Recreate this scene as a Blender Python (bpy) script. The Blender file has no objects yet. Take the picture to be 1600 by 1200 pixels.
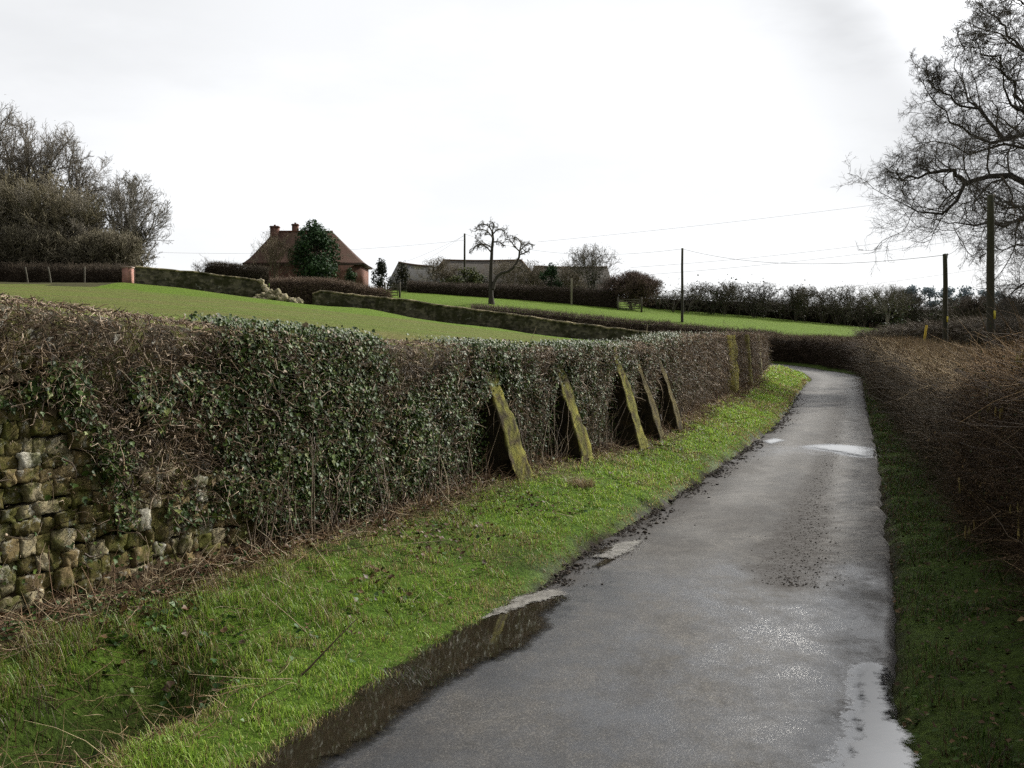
import bpy, math, random
import numpy as np
from mathutils import Vector, Matrix

SC = bpy.context.scene
COL = SC.collection
rng = np.random.default_rng(11)
EYE, FP, HOR = 1.75, 1555.6, 540.0      # eye height, focal length and horizon measured on the 1600 px photograph


def P(px, py, d):
    return np.array([(px - 800) / FP * d, d, EYE + (HOR - py) / FP * d])


def xy(px, d):
    return np.array([(px - 800) / FP * d, d])


# ------------------------------------------------------------------ numpy helpers
def sstep(a, b, x):
    t = np.clip((x - a) / (b - a), 0, 1)
    return t * t * (3 - 2 * t)


def _hash(ix, iy, seed):
    n = (ix.astype(np.int64) * 374761393 + iy.astype(np.int64) * 668265263 + seed * 974634777) & 0xFFFFFFFF
    n = ((n ^ (n >> 13)) * 1274126177) & 0xFFFFFFFF
    return ((n ^ (n >> 16)) & 0xFFFF) / 65535.0


def vnoise(x, y, seed=0):
    ix, iy = np.floor(x), np.floor(y)
    fx, fy = x - ix, y - iy
    fx, fy = fx * fx * (3 - 2 * fx), fy * fy * (3 - 2 * fy)
    a, b = _hash(ix, iy, seed), _hash(ix + 1, iy, seed)
    c, d = _hash(ix, iy + 1, seed), _hash(ix + 1, iy + 1, seed)
    return (a * (1 - fx) + b * fx) * (1 - fy) + (c * (1 - fx) + d * fx) * fy


def fbm(x, y, seed=0, o=4):
    s, a, t = 0, 1.0, 0
    for k in range(o):
        s = s + a * vnoise(x * 2 ** k, y * 2 ** k, seed + 17 * k)
        t += a
        a *= .5
    return s / t


def unit(v):
    return v / np.maximum(np.linalg.norm(v, axis=-1, keepdims=True), 1e-9)


def basis(zd, hint):
    """N x 3 x 3 rotation matrices whose columns are x, y, z with z along zd"""
    z = unit(zd)
    x = unit(np.cross(hint, z))
    y = np.cross(z, x)
    return np.stack([x, y, z], axis=-1)


def inst(tV, tF, pos, R, sc):
    tV = np.asarray(tV, float)
    sc = np.asarray(sc, float)
    if sc.ndim == 1:
        sc = sc[:, None].repeat(3, 1)
    V = pos[:, None, :] + np.einsum('nij,nkj->nki', R, tV[None] * sc[:, None, :])
    n, k = len(pos), len(tV)
    F = (np.asarray(tF)[None] + (np.arange(n) * k)[:, None, None]).reshape(-1, len(tF[0]))
    return V.reshape(-1, 3), F


def curve(pts, step=.5):
    """Catmull-Rom through pts, resampled at even steps"""
    p = np.asarray(pts, float)
    q = np.vstack([2 * p[0] - p[1], p, 2 * p[-1] - p[-2]])
    out = []
    for i in range(1, len(q) - 2):
        t = np.linspace(0, 1, 24, endpoint=False)[:, None]
        a, b, c, d = q[i - 1], q[i], q[i + 1], q[i + 2]
        out.append(.5 * (2 * b + (c - a) * t + (2 * a - 5 * b + 4 * c - d) * t ** 2 + (3 * b - a - 3 * c + d) * t ** 3))
    out.append(p[-1:])
    o = np.vstack(out)
    s = np.concatenate([[0], np.cumsum(np.linalg.norm(np.diff(o, axis=0), axis=1))])
    n = max(2, int(s[-1] / step))
    u = np.linspace(0, s[-1], n + 1)
    return np.stack([np.interp(u, s, o[:, k]) for k in range(p.shape[1])], 1)


def arclen(c):
    return np.concatenate([[0], np.cumsum(np.linalg.norm(np.diff(c, axis=0), axis=1))])


def near_curve(c, x, y):
    """signed distance (positive on the side to the right of travel) and arc length of the nearest point"""
    s = arclen(c[:, :2])
    D, S = np.empty(len(x)), np.empty(len(x))
    a, b = c[:-1, :2], c[1:, :2]
    ab = b - a
    l2 = (ab ** 2).sum(1)
    cs = np.arange(0, len(c), 8)
    W_ = np.arange(-9, 9)
    for k in range(0, len(x), 20000):
        p = np.stack([x[k:k + 20000], y[k:k + 20000]], 1)
        i0 = cs[((p[:, None, 0] - c[None, cs, 0]) ** 2 + (p[:, None, 1] - c[None, cs, 1]) ** 2).argmin(1)]
        ii = np.clip(i0[:, None] + W_[None], 0, len(a) - 1)
        apx, apy = p[:, :1] - a[ii, 0], p[:, 1:] - a[ii, 1]
        abx, aby = ab[ii, 0], ab[ii, 1]
        t = np.clip((apx * abx + apy * aby) / l2[ii], 0, 1)
        d2 = (apx - t * abx) ** 2 + (apy - t * aby) ** 2
        m = d2.argmin(1)
        r = np.arange(len(p))
        i = ii[r, m]
        cr = abx[r, m] * apy[r, m] - aby[r, m] * apx[r, m]
        D[k:k + 20000] = np.sqrt(d2[r, m]) * np.where(cr < 0, 1, -1)
        S[k:k + 20000] = s[i] + t[r, m] * np.sqrt(l2[i])
    return D, S


def at_s(c, s):
    """point and right-hand normal of a curve at arc length s"""
    L = arclen(c[:, :2])
    p = np.stack([np.interp(s, L, c[:, k]) for k in range(c.shape[1])], -1)
    e = .15
    q1 = np.stack([np.interp(np.clip(s + e, 0, L[-1]), L, c[:, k]) for k in (0, 1)], -1)
    q0 = np.stack([np.interp(np.clip(s - e, 0, L[-1]), L, c[:, k]) for k in (0, 1)], -1)
    t = unit(q1 - q0)
    return p, np.stack([t[..., 1], -t[..., 0]], -1), t


# ------------------------------------------------------------------ objects
def tag(o, label=None, cat=None, group=None, kind=None):
    if label: o['label'] = label
    if cat: o['category'] = cat
    if group: o['group'] = group
    if kind: o['kind'] = kind
    return o


def thing(name, label, cat, base, group=None, rz=0.0):
    o = bpy.data.objects.new(name, None)
    o.empty_display_size = .2
    COL.objects.link(o)
    o.location = [float(v) for v in base]
    o.rotation_euler = (0, 0, rz)
    return tag(o, label, cat, group)


def mesh_obj(name, V, Fs, mat, parent=None, col=None, smooth=False, local=False):
    """one mesh object; V world coordinates unless local; Fs a face array or a list of them; col per-vertex rgb"""
    V = np.asarray(V, float)
    if parent is not None and not local:
        root = parent
        off = np.zeros(3)
        while root is not None:
            off = off + np.array(root.location)
            root = root.parent
        V = V - off
    if not isinstance(Fs, list): Fs = [Fs]
    Fs = [np.asarray(f, np.int64) for f in Fs if len(f)]
    me = bpy.data.meshes.new(name)
    me.vertices.add(len(V))
    me.vertices.foreach_set('co', V.astype(np.float32).ravel())
    tot = np.concatenate([np.full(len(f), f.shape[1]) for f in Fs])
    idx = np.concatenate([f.ravel() for f in Fs])
    me.loops.add(len(idx))
    me.loops.foreach_set('vertex_index', idx.astype(np.int32))
    me.polygons.add(len(tot))
    st = np.concatenate([[0], np.cumsum(tot)[:-1]])
    me.polygons.foreach_set('loop_start', st.astype(np.int32))
    me.polygons.foreach_set('loop_total', tot.astype(np.int32))
    if smooth:
        me.polygons.foreach_set('use_smooth', np.ones(len(tot), bool))
    me.update(calc_edges=True)
    if col is not None:
        a = me.color_attributes.new('Col', 'FLOAT_COLOR', 'POINT')
        c = np.ones((len(V), 4), np.float32)
        c[:, :3] = col
        a.data.foreach_set('color', c.ravel())
    me.materials.append(mat)
    o = bpy.data.objects.new(name, me)
    COL.objects.link(o)
    if parent is not None: o.parent = parent
    return o


def box(x0, x1, y0, y1, z0, z1):
    V = np.array([[x, y, z] for z in (z0, z1) for y in (y0, y1) for x in (x0, x1)], float)
    F = np.array([[0, 2, 3, 1], [4, 5, 7, 6], [0, 1, 5, 4], [2, 6, 7, 3], [0, 4, 6, 2], [1, 3, 7, 5]])
    return V, F


def joinm(*parts):
    V, F, n = [], [], 0
    for v, f in parts:
        V.append(v)
        F.append(np.asarray(f) + n)
        n += len(v)
    return np.vstack(V), np.vstack(F)


def tubes(Pn, R, sides=4):
    """Pn B x n x 3 polylines, R B x n radii -> verts, quad faces"""
    B, n, _ = Pn.shape
    T = np.empty_like(Pn)
    T[:, 1:-1] = Pn[:, 2:] - Pn[:, :-2]
    T[:, 0] = Pn[:, 1] - Pn[:, 0]
    T[:, -1] = Pn[:, -1] - Pn[:, -2]
    T = unit(T)
    m = unit(Pn[:, -1] - Pn[:, 0])
    ref = np.where(np.abs(m[:, 2:3]) > .8, np.array([[1., .13, 0]]), np.array([[.07, .1, 1.]]))
    X = unit(np.cross(ref[:, None, :].repeat(n, 1), T))
    Y = np.cross(T, X)
    a = np.arange(sides) / sides * 2 * math.pi
    V = Pn[:, :, None, :] + R[:, :, None, None] * (np.cos(a)[None, None, :, None] * X[:, :, None, :] + np.sin(a)[None, None, :, None] * Y[:, :, None, :])
    b = np.arange(B)[:, None, None] * n * sides
    i = np.arange(n - 1)[None, :, None] * sides
    j = np.arange(sides)[None, None, :]
    j2 = (j + 1) % sides
    F = np.stack([b + i + j, b + i + j2, b + i + sides + j2, b + i + sides + j], -1).reshape(-1, 4)
    return V.reshape(-1, 3), F


# ------------------------------------------------------------------ materials
class NT:
    def __init__(s, name):
        s.m = bpy.data.materials.new(name)
        s.m.use_nodes = True
        s.t = s.m.node_tree
        s.b = s.t.nodes['Principled BSDF']
        s.out = s.t.nodes['Material Output']

    def n(s, typ, **kw):
        nd = s.t.nodes.new(typ)
        for k, v in kw.items():
            if k.startswith('i_'):
                nd.inputs[k[2:].replace('_', ' ')].default_value = v
            else:
                setattr(nd, k, v)
        return nd

    def l(s, a, b):
        s.t.links.new(a, b)

    def pos(s):
        return s.n('ShaderNodeNewGeometry').outputs['Position']

    def noise(s, scale, detail=4, rough=.6, vec=None, stretch=None):
        nd = s.n('ShaderNodeTexNoise')
        nd.inputs['Scale'].default_value = scale
        nd.inputs['Detail'].default_value = detail
        nd.inputs['Roughness'].default_value = rough
        v = vec or s.pos()
        if stretch:
            mp = s.n('ShaderNodeMapping')
            mp.inputs['Scale'].default_value = stretch
            s.l(v, mp.inputs['Vector'])
            v = mp.outputs[0]
        s.l(v, nd.inputs['Vector'])
        return nd.outputs[0]

    def ramp(s, fac, stops):
        r = s.n('ShaderNodeValToRGB')
        el = r.color_ramp.elements
        while len(el) < len(stops): el.new(.5)
        for e, (p, c) in zip(el, stops):
            e.position = p
            e.color = (*c, 1) if len(c) == 3 else c
        s.l(fac, r.inputs[0])
        return r.outputs[0]

    def mix(s, fac, a, b, blend='MIX'):
        nd = s.n('ShaderNodeMix', data_type='RGBA', blend_type=blend)
        for v, k in ((fac, 0), (a, 6), (b, 7)):
            if hasattr(v, 'links'):
                s.l(v, nd.inputs[k])
            else:
                nd.inputs[k].default_value = v if k == 0 else (*v, 1)
        return nd.outputs[2]

    def math(s, op, a, b=None, c=None):
        nd = s.n('ShaderNodeMath', operation=op)
        for k, v in enumerate((a, b, c)):
            if v is None: continue
            if hasattr(v, 'links'): s.l(v, nd.inputs[k])
            else: nd.inputs[k].default_value = v
        return nd.outputs[0]

    def attr(s, name='Col'):
        return s.n('ShaderNodeAttribute', attribute_name=name).outputs['Color']

    def bump(s, h, strength=.5, dist=.02):
        nd = s.n('ShaderNodeBump')
        nd.inputs['Strength'].default_value = strength
        nd.inputs['Distance'].default_value = dist
        s.l(h, nd.inputs['Height'])
        s.l(nd.outputs[0], s.b.inputs['Normal'])

    def base(s, c, rough=.8, spec=.3):
        if hasattr(c, 'links'): s.l(c, s.b.inputs['Base Color'])
        else: s.b.inputs['Base Color'].default_value = (*c, 1)
        if hasattr(rough, 'links'): s.l(rough, s.b.inputs['Roughness'])
        else: s.b.inputs['Roughness'].default_value = rough
        s.b.inputs['Specular IOR Level'].default_value = spec
        return s


def attr_mat(name, rough=.8, spec=.25, noise_scale=None, amount=.5, trans=0.0, bump=None):
    m = NT(name)
    c = m.attr()
    if noise_scale:
        n = m.noise(noise_scale, 5, .65)
        g = m.ramp(n, [(.3, (1 - amount,) * 3), (.7, (1 + amount,) * 3)])
        c = m.mix(1.0, c, g, 'MULTIPLY')
        if bump: m.bump(n, bump[0], bump[1])
    m.base(c, rough, spec)
    if trans:
        tr = m.n('ShaderNodeBsdfTranslucent')
        m.l(c, tr.inputs['Color'])
        mx = m.n('ShaderNodeMixShader')
        mx.inputs[0].default_value = trans
        m.l(m.b.outputs[0], mx.inputs[1])
        m.l(tr.outputs[0], mx.inputs[2])
        m.l(mx.outputs[0], m.out.inputs['Surface'])
    return m.m


M_BARK = attr_mat('bark', .9, .15, 6.0, .35)
M_TWIG = attr_mat('twig', .8, .12)
M_STEM = attr_mat('climbing_stem', .6, .3)
M_DRY = attr_mat('dry_stem', .85, .08)
M_LEAF = attr_mat('ivy_leaf', .5, .17, trans=.10)
M_EVERGREEN = attr_mat('evergreen_leaf', .7, .15, trans=.08)
M_GRASS = attr_mat('grass_blade', .5, .35, trans=.4)
M_CORE = attr_mat('hedge_core', .95, .05, 9.0, .6)
M_WOOD = attr_mat('weathered_wood', .85, .2, 14.0, .3)
M_CLOD = attr_mat('mud_clod', .8, .12, 25.0, .4)


def stone_mat(name, lichen=.5):
    m = NT(name)
    c = m.attr()
    n1 = m.noise(20, 5, .6)
    c = m.mix(1.0, c, m.ramp(n1, [(.3, (.45, .42, .38)), (.5, (1, 1, 1)), (.72, (1.35, 1.3, 1.2))]), 'MULTIPLY')
    n2 = m.noise(16, 6, .75)
    c = m.mix(m.ramp(n2, [(.55, (0, 0, 0)), (.62, (lichen,) * 3)]), c, (.50, .49, .43))
    n3 = m.noise(5.5, 5, .7)
    c = m.mix(m.ramp(n3, [(.47, (0, 0, 0)), (.60, (.85, .85, .85))]), c, (.075, .078, .014))
    m.base(c, .92, .15)
    m.bump(m.noise(60, 6, .7), .9, .012)
    return m.m


M_STONE = stone_mat('wall_stone')


def moss_mat():
    m = NT('mossy_stone')
    n = m.noise(7, 6, .7)
    c = m.mix(1.0, m.attr(), m.ramp(n, [(.3, (.35, .35, .4)), (.5, (1, 1, 1)), (.75, (1.6, 1.45, 1.1))]), 'MULTIPLY')
    m.base(c, .95, .1)
    m.bump(m.noise(30, 6, .75), 1.0, .03)
    return m.m


M_MOSS = moss_mat()


def far_wall_mat():
    m = NT('field_wall_stone')
    v = m.n('ShaderNodeTexVoronoi')
    v.inputs['Scale'].default_value = 3.2
    mp = m.n('ShaderNodeMapping')
    mp.inputs['Scale'].default_value = (1, 1, 1.7)
    m.l(m.pos(), mp.inputs[0])
    m.l(mp.outputs[0], v.inputs['Vector'])
    bw = m.n('ShaderNodeRGBToBW')
    m.l(v.outputs['Color'], bw.inputs[0])
    c = m.mix(1.0, m.attr(), m.ramp(bw.outputs[0], [(.15, (.5, .5, .5)), (.8, (1.5, 1.45, 1.35))]), 'MULTIPLY')
    n = m.noise(.9, 6, .75)
    c = m.mix(m.ramp(n, [(.44, (0, 0, 0)), (.56, (.9,) * 3)]), c, (.030, .030, .012))
    n2 = m.noise(2.6, 5, .75)
    c = m.mix(m.ramp(n2, [(.6, (0, 0, 0)), (.68, (.7,) * 3)]), c, (.28, .27, .23))
    m.base(c, .95, .1)
    m.bump(v.outputs['Distance'], .7, .06)
    return m.m


M_FARWALL = far_wall_mat()


def brick_mat(name, a, b, mortar, scale=1.0):
    m = NT(name)
    br = m.n('ShaderNodeTexBrick')
    br.inputs['Color1'].default_value = (*a, 1)
    br.inputs['Color2'].default_value = (*b, 1)
    br.inputs['Mortar'].default_value = (*mortar, 1)
    br.inputs['Scale'].default_value = scale
    br.inputs['Brick Width'].default_value = .23
    br.inputs['Row Height'].default_value = .075
    br.inputs['Mortar Size'].default_value = .008
    tc = m.n('ShaderNodeTexCoord')
    sep = m.n('ShaderNodeSeparateXYZ')
    m.l(tc.outputs['Object'], sep.inputs[0])
    cb = m.n('ShaderNodeCombineXYZ')
    m.l(m.math('ADD', sep.outputs[0], sep.outputs[1]), cb.inputs[0])
    m.l(sep.outputs[2], cb.inputs[1])
    m.l(cb.outputs[0], br.inputs['Vector'])
    n = m.noise(1.4, 5, .7)
    c = m.mix(1.0, br.outputs['Color'], m.ramp(n, [(.3, (.55, .55, .55)), (.7, (1.3, 1.25, 1.2))]), 'MULTIPLY')
    m.base(c, .9, .15)
    return m.m


M_BRICK = brick_mat('red_brick', (.19, .08, .055), (.14, .062, .045), (.17, .14, .12))
M_PINKBRICK = brick_mat('pink_brick', (.42, .19, .15), (.36, .16, .12), (.4, .33, .29))


def roof_mat(name, a, b, patch, rows=.16, amount=.5):
    m = NT(name)
    tc = m.n('ShaderNodeTexCoord')
    w = m.n('ShaderNodeTexWave', wave_type='BANDS', bands_direction='Z')
    w.inputs['Scale'].default_value = 1 / rows * .16
    w.inputs['Distortion'].default_value = .6
    w.inputs['Detail'].default_value = 2
    m.l(tc.outputs['Object'], w.inputs['Vector'])
    n = m.noise(.9, 6, .7)
    n2 = m.noise(7, 4, .7)
    c = m.ramp(n2, [(.3, a), (.7, b)])
    c = m.mix(m.ramp(n, [(.5, (0, 0, 0)), (.66, (amount,) * 3)]), c, patch)
    c = m.mix(.12, c, w.outputs['Color'], 'MULTIPLY')
    m.base(c, .9, .1)
    m.bump(m.noise(9, 5, .7), .5, .05)
    return m.m


M_TILE = roof_mat('clay_tile', (.062, .036, .026), (.10, .058, .042), (.062, .055, .038))
M_SLATE = roof_mat('grey_slate', (.060, .060, .058), (.10, .097, .09), (.11, .10, .045), amount=.7)
M_SLATE2 = roof_mat('weathered_slate', (.050, .045, .040), (.085, .077, .066), (.055, .042, .028), amount=.7)
M_RIDGE = attr_mat('ridge_tile', .85, .2, 5, .3)
M_PLAIN = attr_mat('painted', .6, .3, 8.0, .15)


def glass_mat():
    m = NT('window_glass')
    m.base((.03, .035, .04), .08, .5)
    return m.m


M_GLASS = glass_mat()

# ------------------------------------------------------------------ plan of the place
WALL = curve([(-8.5, -7), (-5, .35), (-2.75, 5.2), (-.5, 10.0), (1.75, 15), (4.2, 22.5), (7.3, 32), (11, 45), (14.6, 58)], .25)
WS = arclen(WALL)
RL = curve([(-5.0, -7), (-2.5, 0), (-.96, 4.1), (-.47, 5.4), (.15, 7), (.62, 8.4), (1.45, 10.4), (2.75, 13.7), (4.3, 17.8), (6.76, 24.7), (12.25, 41.9),
            (15.6, 52), (17.9, 62), (18.5, 70), (16.8, 77), (12.5, 81.2), (6, 83.6), (-4, 85.6), (-16, 87.5), (-34, 90)], .25)
RR = curve([(-2.2, -7), (.2, 0), (1.7, 4.3), (2.06, 5.35), (2.55, 6.65), (3.32, 8.8), (4.6, 12.4), (6.6, 18.1), (9.7, 27.2), (16.0, 45.4),
            (19.6, 56), (21.6, 66), (21.9, 74), (19.6, 81.2), (14.5, 85.4), (7, 87.4), (-4, 89.2), (-16, 91), (-34, 93.5)], .25)


def s_of_y(c, yy):
    return float(np.interp(yy, c[:, 1], arclen(c[:, :2])))


WS0, WEND = s_of_y(WALL, 2.0), WS[-1]


def wall_top(s):
    y = np.interp(s, WS, WALL[:, 1])
    z = np.interp(y, [-7, 3, 5.2, 6.6, 8.5, 11, 13, 15.2, 17.0, 20, 32, 45, 58], [2.3, 2.15, 2.05, 1.93, 1.83, 1.76, 1.775, 1.80, 1.90, 2.0, 2.18, 2.3, 2.42])
    return z - .05


def wall_step(x, y):
    d, s = near_curve(WALL, x, y)
    left = sstep(.12, -.22, d)
    ahead = 1 - sstep(WEND - 6, WEND - .2, s)
    return left * ahead * 1.15 * np.exp(-np.maximum(-d, 0) / 34.0), d, s


FARW_A = curve([xy(212, 76), xy(310, 78), xy(412, 80)], .4)
FARW_B = curve([xy(488, 82), xy(560, 82.5), xy(640, 82), xy(800, 80), xy(905, 78), xy(1010, 75), xy(1120, 71), xy(1172, 68.5)], .4)
FIELD_EDGE = np.vstack([xy(-900, 84), xy(-100, 83.5), xy(185, 82), FARW_A, FARW_B])

cp = []


def C(px, py, d):
    cp.append(P(px, py, d))


for y_ in (-4, 2, 6, 10, 15, 20, 30, 40, 50, 58): cp.append(np.array([*(at_s(RL, np.array([s_of_y(RL, y_)]))[0][0] + np.array([1.2, 0])), 0.0]))
for q in [(20, 66, 0), (20.0, 74, 0), (13.5, 83.4, .9), (0, 86.5, 2.4), (-16, 89, 4.4),
          (8, 8, .4), (15, 20, .7), (22, 36, 1.4), (27, 50, 1.5), (40, 60, 2.0), (60, 60, 2.5), (30, 20, .9), (60, 30, 1.5), (28, 75, 1.3),
          (0, -14, 0), (-14, -10, 1.6), (12, -12, .3), (-40, -10, 4), (40, -10, 1)]:
    cp.append(np.array(q, float))
for a in [(600, 508, 40), (600, 520, 20), (600, 487, 82), (200, 442, 75), (200, 466, 30), (200, 484, 14), (860, 530, 79), (860, 533, 40), (860, 537, 20), (1000, 537, 40),
          (1010, 541, 74), (-200, 440, 62), (-200, 470, 25), (410, 470, 80), (490, 483, 82), (640, 499, 82), (800, 518, 80), (60, 447, 70),
          (470, 443, 120), (800, 456, 140), (620, 456, 138), (950, 462, 140), (100, 441, 95), (-150, 438, 95), (300, 442, 110), (-600, 430, 80),
          (768, 475, 100), (640, 464, 110), (1066, 503, 95), (1020, 485, 125), (1200, 497, 130), (1330, 521, 100), (1400, 515, 130), (1500, 520, 120), (1600, 520, 100),
          (1750, 525, 100), (900, 476, 120), (1120, 511, 97), (950, 500, 97), (1230, 517, 97), (850, 489, 98), (760, 477, 98), (1450, 524, 84)]:
    C(*a)
cp = np.array(cp)


def rbf_k(d): return np.sqrt(d * d + 9)


st0 = wall_step(cp[:, 0], cp[:, 1])[0]
_A = rbf_k(np.linalg.norm(cp[:, None, :2] - cp[None, :, :2], axis=2))
_A = np.block([[_A + 0 * np.eye(len(cp)), np.ones((len(cp), 1))], [np.ones((1, len(cp))), np.zeros((1, 1))]])
_W = np.linalg.solve(_A, np.concatenate([cp[:, 2] - st0, [0]]))


def road_z(s):
    """the lane lies level up to the bend, then climbs between the field wall and its hedge"""
    return np.interp(s, [0, s_of_y(RL, 70), s_of_y(RL, 70) + 8, s_of_y(RL, 70) + 22, s_of_y(RL, 70) + 36, s_of_y(RL, 70) + 60], [0, 0, .35, 1.8, 3.6, 6.0])


def road_t(x, y, full=False):
    """distance outside the tarmac (negative on it) and the side: -1 verge under the wall, +1 verge under the hedge"""
    dl, sl = near_curve(RL, x, y)
    dr, _ = near_curve(RR, x, y)
    inside = (dl > 0) & (dr < 0)
    t = np.where(inside, -np.minimum(dl, -dr), np.where(np.abs(dl) < np.abs(dr), -dl, dr))
    t = np.where(inside, t, np.minimum(np.abs(dl), np.abs(dr)))
    side = np.where(np.abs(dl) < np.abs(dr), -1, 1)
    return (t, side, road_z(sl)) if full else (t, side)


def height(x, y, full=False):
    x, y = np.asarray(x, float).ravel(), np.asarray(y, float).ravel()
    z = np.empty(len(x))
    for k in range(0, len(x), 20000):
        d = np.sqrt((x[k:k + 20000, None] - cp[None, :, 0]) ** 2 + (y[k:k + 20000, None] - cp[None, :, 1]) ** 2)
        z[k:k + 20000] = rbf_k(d) @ _W[:-1] + _W[-1]
    st, dw, sw = wall_step(x, y)
    r = np.hypot(x, y - 40)
    far = sstep(110, 260, r)
    z = z * (1 - far) + far * (5.5 + 3 * fbm(x / 160, y / 160, 3, 3))
    t, side, zr = road_t(x, y, True)
    n1 = fbm(x * 1.3, y * 1.3, 5, 4) - .5
    n2 = fbm(x * 6, y * 6, 9, 3) - .5
    tl = t + n2 * .16
    nearp = 1 - sstep(6.6, 8.2, y)
    left = -.07 + .07 * sstep(0, .05, t) + (.13 - .075 * nearp) * sstep(.02, .24 + .2 * nearp, tl) + (.17 + .07 * nearp + .12 * sstep(8.2, 10.5, y)) * sstep(.25, 1.5, t)
    right = -.07 + .08 * sstep(-.02, .1, t) + .14 * sstep(.1, 1.2, t)
    prof = np.where(side < 0, left, right) + (n1 * .09 + n2 * .05) * sstep(.25, .7, t)
    prof = np.where(t < 0, -.07, prof) + zr
    w = 1 - sstep(2.4, 7.0, t)
    z = z * (1 - w) + prof * w
    z = z + st
    # hollow in the verge close by, between the wall foot and the road
    e = np.exp(-(((x + 1.86) * .92 - (y - 4.45) * .38) / .24) ** 2 - (((x + 1.86) * .38 + (y - 4.45) * .92) / .62) ** 2)
    z = z - .55 * e
    z = z + (fbm(x / 3, y / 3, 21, 3) - .5) * .12 * sstep(3, 9, t)
    return (z, dw, sw, t, side) if full else z


def hz(x, y):
    return float(height(np.array([x]), np.array([y]))[0])


def base_at(px, d):
    p = xy(px, d)
    return np.array([p[0], p[1], hz(*p)])


# ------------------------------------------------------------------ ground sheets
def spaced(fine, lo, hi, g=1.16):
    a = np.concatenate([np.arange(f0, f1, st) for f0, f1, st in fine] + [[fine[-1][1]]])
    up, s = [a[-1]], fine[-1][2]
    while up[-1] < hi:
        s *= g
        up.append(up[-1] + s)
    dn, s = [a[0]], fine[0][2]
    while dn[-1] > lo:
        s *= g
        dn.append(dn[-1] - s)
    return np.concatenate([dn[1:][::-1], a, up[1:]])


gx = spaced([(-4.4, 5, .1), (5, 25, .22), (25, 60, 1.2)], -2600, 2600)
gy = spaced([(2.4, 13, .1), (13, 62, .22), (62, 150, 1.0)], -60, 3000)
GX, GY = np.meshgrid(gx, gy)
gz, gdw, gsw, gt, gside = height(GX, GY, True)
gX, gY = GX.ravel(), GY.ravel()
nx, ny = len(gx), len(gy)
q = (np.arange(ny - 1)[:, None] * nx + np.arange(nx - 1)[None]).ravel()
GF = np.stack([q, q + 1, q + nx + 1, q + nx], 1)
GV = np.stack([gX, gY, gz], 1)
_grid = [g_.reshape(ny, nx) for g_ in (gz, gdw, gsw, gt, gside.astype(float))]


def height(x, y, full=False):
    """height (and wall and lane distances) read off the ground sheet"""
    x, y = np.asarray(x, float).ravel(), np.asarray(y, float).ravel()
    i = np.clip(np.searchsorted(gx, x) - 1, 0, nx - 2)
    j = np.clip(np.searchsorted(gy, y) - 1, 0, ny - 2)
    fx, fy = (x - gx[i]) / (gx[i + 1] - gx[i]), (y - gy[j]) / (gy[j + 1] - gy[j])
    o = [(g_[j, i] * (1 - fx) + g_[j, i + 1] * fx) * (1 - fy) + (g_[j + 1, i] * (1 - fx) + g_[j + 1, i + 1] * fx) * fy for g_ in (_grid if full else _grid[:1])]
    return tuple(o) if full else o[0]


fc = GV[GF].mean(1)
fdw, fsw, ft, fside = gdw[GF].mean(1), gsw[GF].mean(1), gt[GF].mean(1), gside[GF].mean(1)
fe_y = np.interp(fc[:, 0], FIELD_EDGE[np.argsort(FIELD_EDGE[:, 0]), 0], FIELD_EDGE[np.argsort(FIELD_EDGE[:, 0]), 1])
is_field = (fdw < 0) & (fc[:, 1] < fe_y) & (fc[:, 1] > -8) & (fsw < WEND - .5)
is_verge = ~is_field & (ft < 2.3) & (fc[:, 1] < 100)
is_meadow = ~is_field & ~is_verge & (fc[:, 1] > 60) & (fc[:, 1] < 132) & (fc[:, 0] > -30) & (fc[:, 0] < 70)
is_rest = ~(is_field | is_verge | is_meadow)


def field_mat():
    m = NT('young_crop')
    n = m.noise(.3, 7, .75, stretch=(.4, 1.8, 1))
    n2 = m.noise(2.2, 5, .75, stretch=(1, 2.4, 1))
    c = m.ramp(n2, [(.3, (.058, .076, .016)), (.5, (.098, .125, .027)), (.7, (.145, .165, .045))])
    c = m.mix(m.ramp(n, [(.45, (0, 0, 0)), (.62, (.7,) * 3)]), c, (.125, .108, .042))
    m.base(c, 1, .05)
    m.bump(m.noise(5, 5, .7), .8, .12)
    return m.m


def meadow_mat():
    m = NT('meadow_grass')
    n = m.noise(.22, 5, .7)
    n2 = m.noise(3.5, 5, .75)
    c = m.ramp(n2, [(.3, (.055, .092, .012)), (.5, (.092, .145, .018)), (.72, (.14, .19, .035))])
    c = m.mix(m.ramp(n, [(.5, (0, 0, 0)), (.68, (.5,) * 3)]), c, (.10, .12, .03))
    m.base(c, 1, .05)
    m.bump(m.noise(6, 5, .7), .8, .12)
    return m.m


def verge_mat():
    m = NT('verge_soil')
    n = m.noise(22, 6, .7)
    c = m.mix(1.0, m.attr(), m.ramp(n, [(.3, (.4, .4, .4)), (.55, (1, 1, 1)), (.75, (1.6, 1.55, 1.5))]), 'MULTIPLY')
    wet = m.n('ShaderNodeAttribute', attribute_name='Wet').outputs['Fac']
    r = m.math('SUBTRACT', .95, m.math('MULTIPLY', wet, .4))
    m.base(c, r, .07)
    m.bump(m.noise(35, 6, .7), 1.0, .05)
    return m.m


def scrub_mat():
    m = NT('rough_ground')
    n = m.noise(.8, 6, .75)
    c = m.ramp(n, [(.3, (.03, .032, .014)), (.55, (.06, .055, .025)), (.75, (.07, .085, .025))])
    m.base(c, 1, .05)
    return m.m


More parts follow.
